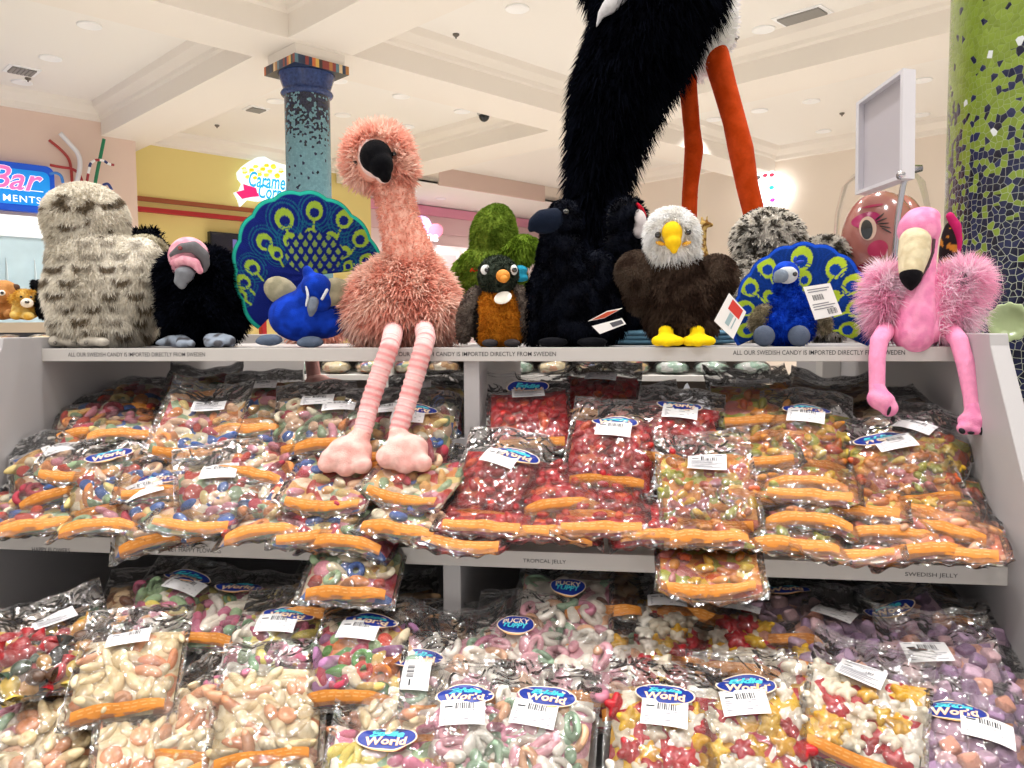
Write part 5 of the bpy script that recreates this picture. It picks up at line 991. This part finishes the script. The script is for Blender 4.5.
# upper left bay, back to front
bag('U', 205, 380, 'mixed', 'flat mixed sweet bag in the shade high at back behind bag with blue ring', gB, 8, 16, shp=5, n=14)
bag('U', 128, 388, 'mixed', 'mixed sweet bag topmost at left back under the vulture', g1, 4, 20, n=20)
bag('U', 338, 420, 'mixed', 'mixed sweet bag at back beneath the third flamingo foot', gB, -4, 24, n=14, stick=(0, .02, 6))
bag('U', 425, 401, 'mixed', 'clear topped mixed bag at back behind the striped legs', gB, 3, 26, n=12, stick=(-.02, .03, 4))
bag('U', 262, 400, 'mixed', 'dim mixed bag with grey sticker left of the striped flamingo legs at back', g1, 6, 28, n=20, stick=(0, .03, -4))
bag('U', 66, 408, 'mixed', 'mixed bag showing yellow sweets against the left side panel', g1, 8, 22, n=22)
bag('U', 130, 414, 'mixed', 'mixed bag edge showing second orange strip at left back', g1, 4, 14, n=10)
bag('U', 203, 426, 'mixed', 'mixed bag with blue ring sweet and white sticker at middle of left bay', g1, -6, 32, stick=(.005, .04, 8))
bag('U', 316, 418, 'mixed', 'mixed bag with white sticker directly left of striped flamingo legs', g1, 6, 34, stick=(.005, .036, -5))
bag('U', 384, 428, 'mixed', 'mixed bag between and behind the two striped flamingo legs', g1, 2, 32, n=16, stick=(0, .04, 3))
bag('U', 440, 432, 'mixed', 'mixed bag with blue logo against the centre divider', g1, -6, 38, logo=(0, .05), stick=(-.01, .022, 3))
bag('U', 56, 466, 'mixed', 'mixed bag with tilted blank white sticker near left side panel', g1, 16, 28, stick=(.015, .03, 12))
bag('U', 262, 444, 'mixed', 'mixed bag with coral sweets above the blue ring bag in left bay', g1, -10, 22, n=20)
bag('U', 112, 476, 'mixed', 'mixed bag with blue logo in front of the sticker bag at left', g1, 14, 34, logo=(0, .044))
bag('U', 222, 490, 'mixed', 'mixed bag with large white sticker and pale pink sweets in left bay', g1, 12, 36, stick=(0, .03, -12))
bag('U', 338, 475, 'mixed', 'mixed bag under the left foot of the orange flamingo', g1, -10, 24, n=20)
bag('U', 425, 470, 'mixed', 'mixed bag under the right foot of the orange flamingo beside divider', g1, -22, 24, n=20)
bag('U', 30, 496, 'mixed', 'mixed bag cut by the left frame edge on middle shelf', g1, 8, 20)
bag('U', 280, 484, 'mixed', 'mixed bag with bright blue and coral rings at front of left bay', g1, -12, 32, strip=False, n=34)
bag('U', 158, 502, 'mixed', 'mixed bag with blue logo and sticker at front left', g1, 10, 36, logo=(.01, .048), stick=(-.02, .022, 8), n=32)
bag('U', 362, 508, 'mixed', 'mixed bag with orange strip in front of the flamingo feet', g1, -14, 20, n=16)
bag('U', 420, 500, 'mixed', 'mixed bag low in front of the divider with long tilted strip', g1, -20, 16, n=12)
bag('U', 272, 506, 'mixed', 'mixed bag lowest of front stack at centre of left bay', g1, 2, 8, n=8)
bag('U', 208, 503, 'mixed', 'mixed bag low at the shelf lip above SWEET HAPPY FLOWERS', g1, -6, 10, n=14)
bag('U', 48, 500, 'mixed', 'mixed bag low at front left corner with long orange strip', g1, 6, 12, n=16)
bag('U', 116, 500, 'mixed', 'mixed bag low on the lip right of the corner bag', g1, -4, 10, n=14)
bag('U', 357, 549, 'mixed', 'mixed bag hanging over the middle shelf lip below the flamingo feet', g1, -6, 30, Y=1.315, n=22)
# upper right bay
bag('U', 600, 392, 'red', 'dark red jelly bag topmost at back with grey sticker', g2, -4, 26, stick=(0, .03, -3))
bag('U', 516, 415, 'red', 'red jelly bag at back beside the centre divider', g2, 4, 32, stick=(0, .05, 2), logo=(0, .075))
bag('U', 752, 402, 'jelly', 'clear topped jelly bag at back behind the red bag with logo', gB, 6, 20, shp=3, n=12, stick=(.01, .06, -10))
bag('U', 830, 385, 'dark', 'greyish crumpled bag at back right of the clear topped bag', gB, -8, 10, shp=5, n=0, strip=False)
bag('U', 900, 402, 'dark', 'greyish crumpled bag at back below the pink flamingo', gB, 12, 12, shp=3, n=0, strip=False)
bag('U', 676, 428, 'red', 'red jelly bag with logo and sticker right of the centre red bag', g2, -8, 34, logo=(0, .05), stick=(.004, .024, 2), n=32)
bag('U', 745, 432, 'jelly', 'jelly bag half hidden behind the tall jelly stack', g3, 8, 24, n=18)
bag('U', 806, 432, 'jelly', 'yellow green jelly bag with logo topmost on tall jelly stack', g3, -4, 34, logo=(0, .05), stick=(-.002, .022, -4), n=36)
bag('U', 962, 450, 'jelly', 'amber jelly bag with sticker against the right side panel', g3, -22, 34, stick=(-.02, .04, -8))
bag('U', 900, 464, 'jelly', 'purple yellow jelly bag with big white sticker below the pink flamingo', g3, 12, 34, logo=(-.02, .055), stick=(0, .034, 6), n=34)
bag('U', 612, 446, 'red', 'red jelly bag with logo in the middle of the red heap', g2, -6, 36, logo=(0, .05), stick=(0, .024, 0), n=34)
bag('U', 500, 478, 'red', 'red jelly bag with logo and sticker at front beside the divider', g2, -10, 38, logo=(.02, .05), stick=(-.006, .032, -14), n=36)
bag('U', 806, 456, 'jelly', 'jelly bag second from top of the tall jelly stack', g3, -5, 14, n=6)
bag('U', 810, 471, 'jelly', 'jelly bag third from top of the tall jelly stack', g3, -6, 12, n=6)
bag('U', 880, 500, 'peach', 'peach jelly bag just below the big white sticker bag', g4, 6, 16, n=16)
bag('U', 970, 496, 'peach', 'pale peach jelly bag by the right side panel', g4, -6, 18, n=18)
bag('U', 604, 480, 'red', 'red jelly bag under the centre red bag with thick strip', g2, 0, 26, n=24)
bag('U', 706, 487, 'jelly', 'amber jelly bear bag with white sticker right of red heap', g3, 4, 36, stick=(.005, .04, -6), n=34)
bag('U', 812, 490, 'jelly', 'jelly bag fourth from top of the tall jelly stack', g3, -8, 14, n=8)
bag('U', 492, 499, 'red', 'red jelly bag low in stack beside the centre divider', g2, -8, 14, n=8)
bag('U', 600, 501, 'red', 'red jelly bag low at the front lip above TROPICAL JELLY', g2, 2, 12, n=8)
bag('U', 702, 508, 'jelly', 'jelly bag under the amber bear bag', g3, 2, 12, n=10)
bag('U', 798, 514, 'jelly', 'jelly bag fifth from top at the front of the tall stack', g3, -8, 14, n=8)
bag('U', 905, 517, 'peach', 'orange pink jelly bag at the lip above SWEDISH JELLY', g4, 12, 14, n=18)
bag('U', 985, 522, 'peach', 'orange pink jelly bag cut by the right frame edge on middle shelf', g4, -4, 14, n=18)
bag('U', 472, 521, 'red', 'red jelly bag lowest at the lip in front of the divider', g2, -8, 8, n=6)
bag('U', 845, 530, 'peach', 'orange pink jelly bag lowest under the tall jelly stack', g4, -4, 8, n=8)
bag('U', 707, 550, 'jelly', 'jelly bag hanging over the lip below the amber bear bag', g3, 2, 24, Y=1.315, n=18)
# lower left bay
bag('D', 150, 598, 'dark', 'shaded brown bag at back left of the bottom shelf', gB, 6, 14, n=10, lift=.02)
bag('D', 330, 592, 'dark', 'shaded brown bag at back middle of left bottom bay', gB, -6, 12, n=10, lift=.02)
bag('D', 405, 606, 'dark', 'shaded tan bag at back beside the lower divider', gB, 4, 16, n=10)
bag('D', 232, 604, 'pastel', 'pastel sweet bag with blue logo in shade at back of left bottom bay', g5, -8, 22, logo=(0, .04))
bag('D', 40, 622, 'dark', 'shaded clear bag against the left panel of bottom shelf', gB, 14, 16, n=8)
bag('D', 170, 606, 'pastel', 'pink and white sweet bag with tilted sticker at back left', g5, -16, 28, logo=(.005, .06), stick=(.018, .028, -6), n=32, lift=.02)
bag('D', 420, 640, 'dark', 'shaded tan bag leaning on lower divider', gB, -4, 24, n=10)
bag('D', 278, 644, 'pastel', 'pastel ring bag with blue logo and sticker in the middle', g5, -8, 32, logo=(.005, .05), stick=(-.006, .022, 2), n=36, lift=.015)
bag('D', 58, 655, 'wrapped', 'bag of red and dark wrapped sweets by the left panel', g5, 20, 24, stick=(.005, .05, 8), n=22, strip=False, lift=.03)
bag('D', 362, 656, 'rainbow', 'rainbow sweet bag with logo right of the pastel ring bag', g5, -6, 32, logo=(.006, .052), stick=(-.008, .024, -4), n=36, lift=.025)
bag('D', 402, 690, 'cream', 'cream foam sweet bag with small logo beside lower divider', g5, 2, 30, logo=(.02, .058), stick=(.022, .02, 86))
bag('D', 132, 672, 'cream', 'cream foam bag with bright orange strip left of centre', g5, 2, 30, stick=(-.006, .042, 4), n=32, lift=.03)
bag('D', 212, 702, 'cream', 'cream and peach foam bag between the two orange strip bags', g5, -14, 26, n=28)
bag('D', 6, 728, 'ovals', 'pale sweet bag cut by left frame edge below the wrapped sweets', g5, 20, 26)
bag('D', 270, 706, 'cream', 'cream foam bag with long printed orange strip below pastel ring bag', g5, 2, 32, n=32, lift=.022)
bag('D', 50, 722, 'cream', 'cream foam bag at the lower left front', g5, -8, 28, n=32)
bag('D', 388, 708, 'cream', 'cream foam bag in front of the lower divider', g5, 0, 32, n=28)
bag('D', 155, 730, 'cream', 'cream foam bag low at the bottom edge left of centre', g5, 10, 26, n=26)
bag('D', 270, 744, 'cream', 'cream foam bag lowest of the stack at the bottom edge', g5, 2, 20, n=10)
bag('D', 385, 762, 'pastel', 'pastel bag with blue print cut by the bottom edge', g5, 0, 26, logo=(.0, .03))
# lower right bay
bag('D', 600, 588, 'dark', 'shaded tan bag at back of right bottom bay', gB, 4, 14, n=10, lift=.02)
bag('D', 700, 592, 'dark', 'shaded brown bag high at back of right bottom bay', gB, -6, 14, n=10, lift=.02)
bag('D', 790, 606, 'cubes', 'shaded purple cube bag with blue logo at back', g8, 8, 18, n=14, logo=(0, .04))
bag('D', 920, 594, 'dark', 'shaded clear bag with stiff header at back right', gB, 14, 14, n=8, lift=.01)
bag('D', 565, 608, 'ovals', 'oval sweet bag with round purple blue logo at back beside divider', g6, -2, 34, key='round', logo=(.004, .030), n=26, lift=.01)
bag('D', 668, 620, 'bears', 'red and yellow bear bag in the shade with grey sticker', g7, 2, 28, stick=(0, .04, 0))
bag('D', 740, 628, 'bears', 'red and yellow bear bag in the shade right of sticker bag', g7, -4, 24, n=14, stick=(0, .05, -6))
bag('D', 832, 632, 'cubes', 'purple cube bag with small sticker at middle back', g8, -10, 24, stick=(0, .04, -16))
bag('D', 905, 632, 'cubes', 'purple cube bag with logo and diagonal orange strip', g8, 26, 26, logo=(0, .046))
bag('D', 975, 640, 'cubes', 'purple cube bag in the shade against right panel', gB, -10, 22, n=14)
bag('D', 518, 644, 'ovals', 'oval sweet bag with round blue logo at left beside lower divider', g6, -6, 34, key='round', logo=(-.008, .030), n=28)
bag('D', 600, 650, 'ovals', 'orange tinted oval sweet bag behind the front bear bag', g6, -4, 24, n=18)
bag('D', 945, 674, 'cubes', 'purple and peach cube bag with white sticker near right panel', g8, 6, 32, stick=(-.02, .03, 6), n=30)
bag('D', 1008, 688, 'cubes', 'purple cube bag cut by the right frame edge', g8, -12, 24)
bag('D', 464, 728, 'ovals', 'pastel oval sweet bag with logo in front of lower divider', g6, 2, 36, logo=(0, .052), stick=(-.002, .018, 0), n=32)
bag('D', 538, 730, 'ovals', 'white oval sweet bag with logo and square sticker second from divider', g6, -6, 36, logo=(.006, .054), stick=(-.008, .018, -4), n=36)
bag('D', 664, 728, 'bears', 'front bear bag with logo and sticker left of the pair', g7, -2, 36, logo=(0, .052), stick=(0, .016, -2), n=24)
bag('D', 750, 720, 'bears', 'front bear bag with logo and tilted sticker right of the pair', g7, 4, 36, logo=(0, .054), stick=(-.006, .02, 6), n=24)
bag('D', 865, 706, 'bears', 'bear bag with orange strip at front below purple cubes', g7, -12, 32, stick=(-.012, .05, -10), n=23)
bag('D', 968, 744, 'cubes', 'purple cube bag with logo and white sticker in lower right corner', g8, 2, 32, logo=(-.01, .05), stick=(.026, .02, -8), n=30)

# bags that fill the heaps between the others
bag('U', 560, 470, 'red', 'red jelly bag squeezed between the two front red piles', g2, 4, 24, n=16)
bag('U', 556, 504, 'red', 'red jelly bag low between the two front red piles', g2, -2, 12, n=10)
bag('U', 655, 505, 'red', 'red jelly bag edge left of the amber bear bag', g2, 6, 14, n=8)
bag('U', 760, 465, 'jelly', 'jelly bag wedged between amber bear bag and tall stack', g3, 6, 22, n=16)
bag('U', 855, 480, 'jelly', 'jelly bag wedged right of the tall stack', g3, -6, 18, n=14)
bag('U', 640, 405, 'red', 'red jelly bag at back behind the red bag with logo on right', g2, 4, 20, n=12)
bag('U', 1000, 482, 'jelly', 'amber jelly bag leaning on right side panel', g3, -14, 20, n=16)
bag('U', 252, 408, 'mixed', 'dim mixed bag at back behind the left striped leg', gB, 2, 16, n=12)
bag('U', 95, 450, 'mixed', 'mixed bag between yellow sweets bag and logo bag at left', g1, -6, 22, n=18)
bag('U', 165, 462, 'mixed', 'mixed bag behind the front logo and sticker bag at left', g1, 6, 24, n=20)
bag('U', 318, 505, 'mixed', 'mixed bag right of the bright ring bag at front', g1, 6, 20, n=18)
bag('U', 788, 410, 'jelly', 'clear jelly bag at back above the tall stack', gB, -6, 20, n=12)
bag('D', 640, 660, 'bears', 'bear bag behind the front pair of bear bags', g7, 6, 28, n=12)
bag('D', 800, 668, 'bears', 'bear bag behind the bag with orange strip at front', g7, -4, 26, n=12)
bag('D', 455, 660, 'ovals', 'pastel oval bag in the shade just right of lower divider', g6, 4, 26, n=14)
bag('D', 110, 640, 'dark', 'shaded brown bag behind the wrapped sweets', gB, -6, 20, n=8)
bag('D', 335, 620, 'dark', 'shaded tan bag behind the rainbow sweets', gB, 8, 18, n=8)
# ---------------------------------------------------------------- further white display seen through the gap
YD = 3.05; M_d = mat('far_display_white', '#dcd8d3', .5)
t = thing('display_shelf', 'further white display unit with small bags seen through the gap under the top shelf', 'shelf', (-.9, YD + .4, 0)); do = t.location.copy()
def dbox(name, lo, hi, m=None): mb = MB(); mb.box([lo[i] - do[i] for i in range(3)], [hi[i] - do[i] for i in range(3)]); return mb.build(name, m or M_d, t, False)
DX0, DX1 = -3.0, .60
for z, d, nm in ((1.385, .95, 'top_shelf'), (1.275, .55, 'middle_shelf'), (1.03, .60, 'bottom_shelf')): dbox(nm, (DX0, YD + (.12 if z > 1.3 else 0), z - .02), (DX1, YD + d, z))
for x in (-2.0, -.93, -.02): dbox('upright', (x - .015, YD - .003, 0), (x + .015, YD + .6, 1.385))
dbox('back_panel', (DX0, YD + .6, 0), (DX1, YD + .63, 1.385), mat('far_back', '#6d625a', .7)); dbox('plinth', (DX0, YD + .05, 0), (DX1, YD + .6, .9), mat('far_plinth', '#8d8078', .7))
# small bags on the further display
mb = MB(); mb.ell((0, 0, 0), (.07, .055, .03), None, 18, 12, fn=lambda q: q * (1 + .16 * noise.noise(q * 3.1))); lump = mb.mesh('film', M_film)
mb = MB(); mb.ell((0, 0, -.002), (.062, .048, .024), None, 16, 10, fn=lambda q: q * (1 + .25 * noise.noise(q * 4.3))); lfill = mb.mesh('sweets_filling', M_candy)
FILLS['choc'] = fill_mat('choc', ['#6b4226', '#a9793f', '#e8dcc4', '#8a5a30', '#c9a46a'], 40); FILLS['mint'] = fill_mat('mint', ['#dfe8e0', '#a9c8b4', '#f2f2ee', '#7fae94', '#c9dcd0'], 40)
def small_bag(x, y, z, kind, label, grp, rz):
    b = thing('candy_bag', label, 'bag of candy', (x, y, z), rz, grp); link('film', lump, b); f = link('sweets_filling', lfill, b); f.material_slots[0].link = 'OBJECT'; f.material_slots[0].material = FILLS[kind]; f['kind'] = 'stuff'
rnd = random.Random(3)
i = 0
x = -1.62
while x < .52:
    kind = 'mint' if x > .05 else rnd.choice(['choc', 'choc', 'cream', 'mixed', 'mint'])
    lab = 'small green and white bag on the further display right of its last upright' if kind == 'mint' and x > .05 else 'small %s bag on the further display seen through the gap' % {'choc': 'brown chocolate', 'cream': 'cream sweet', 'mixed': 'mixed sweet', 'mint': 'pale mint'}[kind]
    small_bag(x, YD + .075 + rnd.uniform(0, .03), 1.275 + .028, kind, lab, ('green bags' if 'last' in lab else kind + ' bags') + ' on the further display', rnd.uniform(-.4, .4)); x += .15
x = -1.6
while x < -.2:
    kind = rnd.choice(['choc', 'cream', 'mixed', 'dark']); small_bag(x, YD + .09, 1.03 + .03, kind, 'dim %s bag on the lower shelf of the further display' % {'choc': 'chocolate', 'cream': 'cream', 'mixed': 'mixed', 'dark': 'brown'}[kind], kind + ' bags low on the further display', rnd.uniform(-.4, .4)); x += .17
for k in range(7):
    kind = ['choc', 'cream', 'choc', 'mint', 'cream', 'choc', 'mint'][k]
    small_bag(-2.75 + k * .155, YD + .2 + .03 * (k % 3), 1.385 + .028, kind, 'crinkled %s bag on top of the further display left of the owl' % {'choc': 'brown', 'cream': 'cream', 'mint': 'pale'}[kind], kind + ' bags on top left of the owl', .3 * k)
# crumpled white paper figures on the further display's edge
t2 = thing('paper_bag', 'crumpled white patterned paper bag behind the red jelly bags', 'bag', (.14, 2.6, 1.10))
mb = MB(); mb.grid(lambda u, v: ((u - .5) * .30, .05 * math.sin(u * 9), v * (.15 + .02 * math.sin(u * 21) + .012 * math.sin(u * 47))), 40, 8); mb.grid(lambda u, v: ((u - .5) * .30, .05 * math.sin(u * 9) + .05 * (1 - v) + .004, v * (.15 + .02 * math.sin(u * 21) + .012 * math.sin(u * 47))), 40, 8); mb.build('body', mat('paper_white_blue', '#e2e6ee', .5, .15, 40), t2)
mb = MB(); mb.box((-.16, -.06, -.3), (.16, .14, .0)); mb.build('box', mat('carton_grey', '#8b8078', .7), t2, False)
# counter with the three toys at far left
t = thing('toy_counter', 'dark counter at far left carrying the small plush toys', 'counter', (-3.1, 4.3, 0))
mb = MB(); mb.box((-1.0, -.35, 1.45), (.75, .45, CZ)); mb.build('countertop', mat('counter_beige', '#c9b59c', .5), t, False)
mb = MB(); mb.box((-.95, -.28, 0), (.7, .4, 1.45)); mb.build('cabinet', mat('counter_dark', '#4b4b52', .6), t, False)
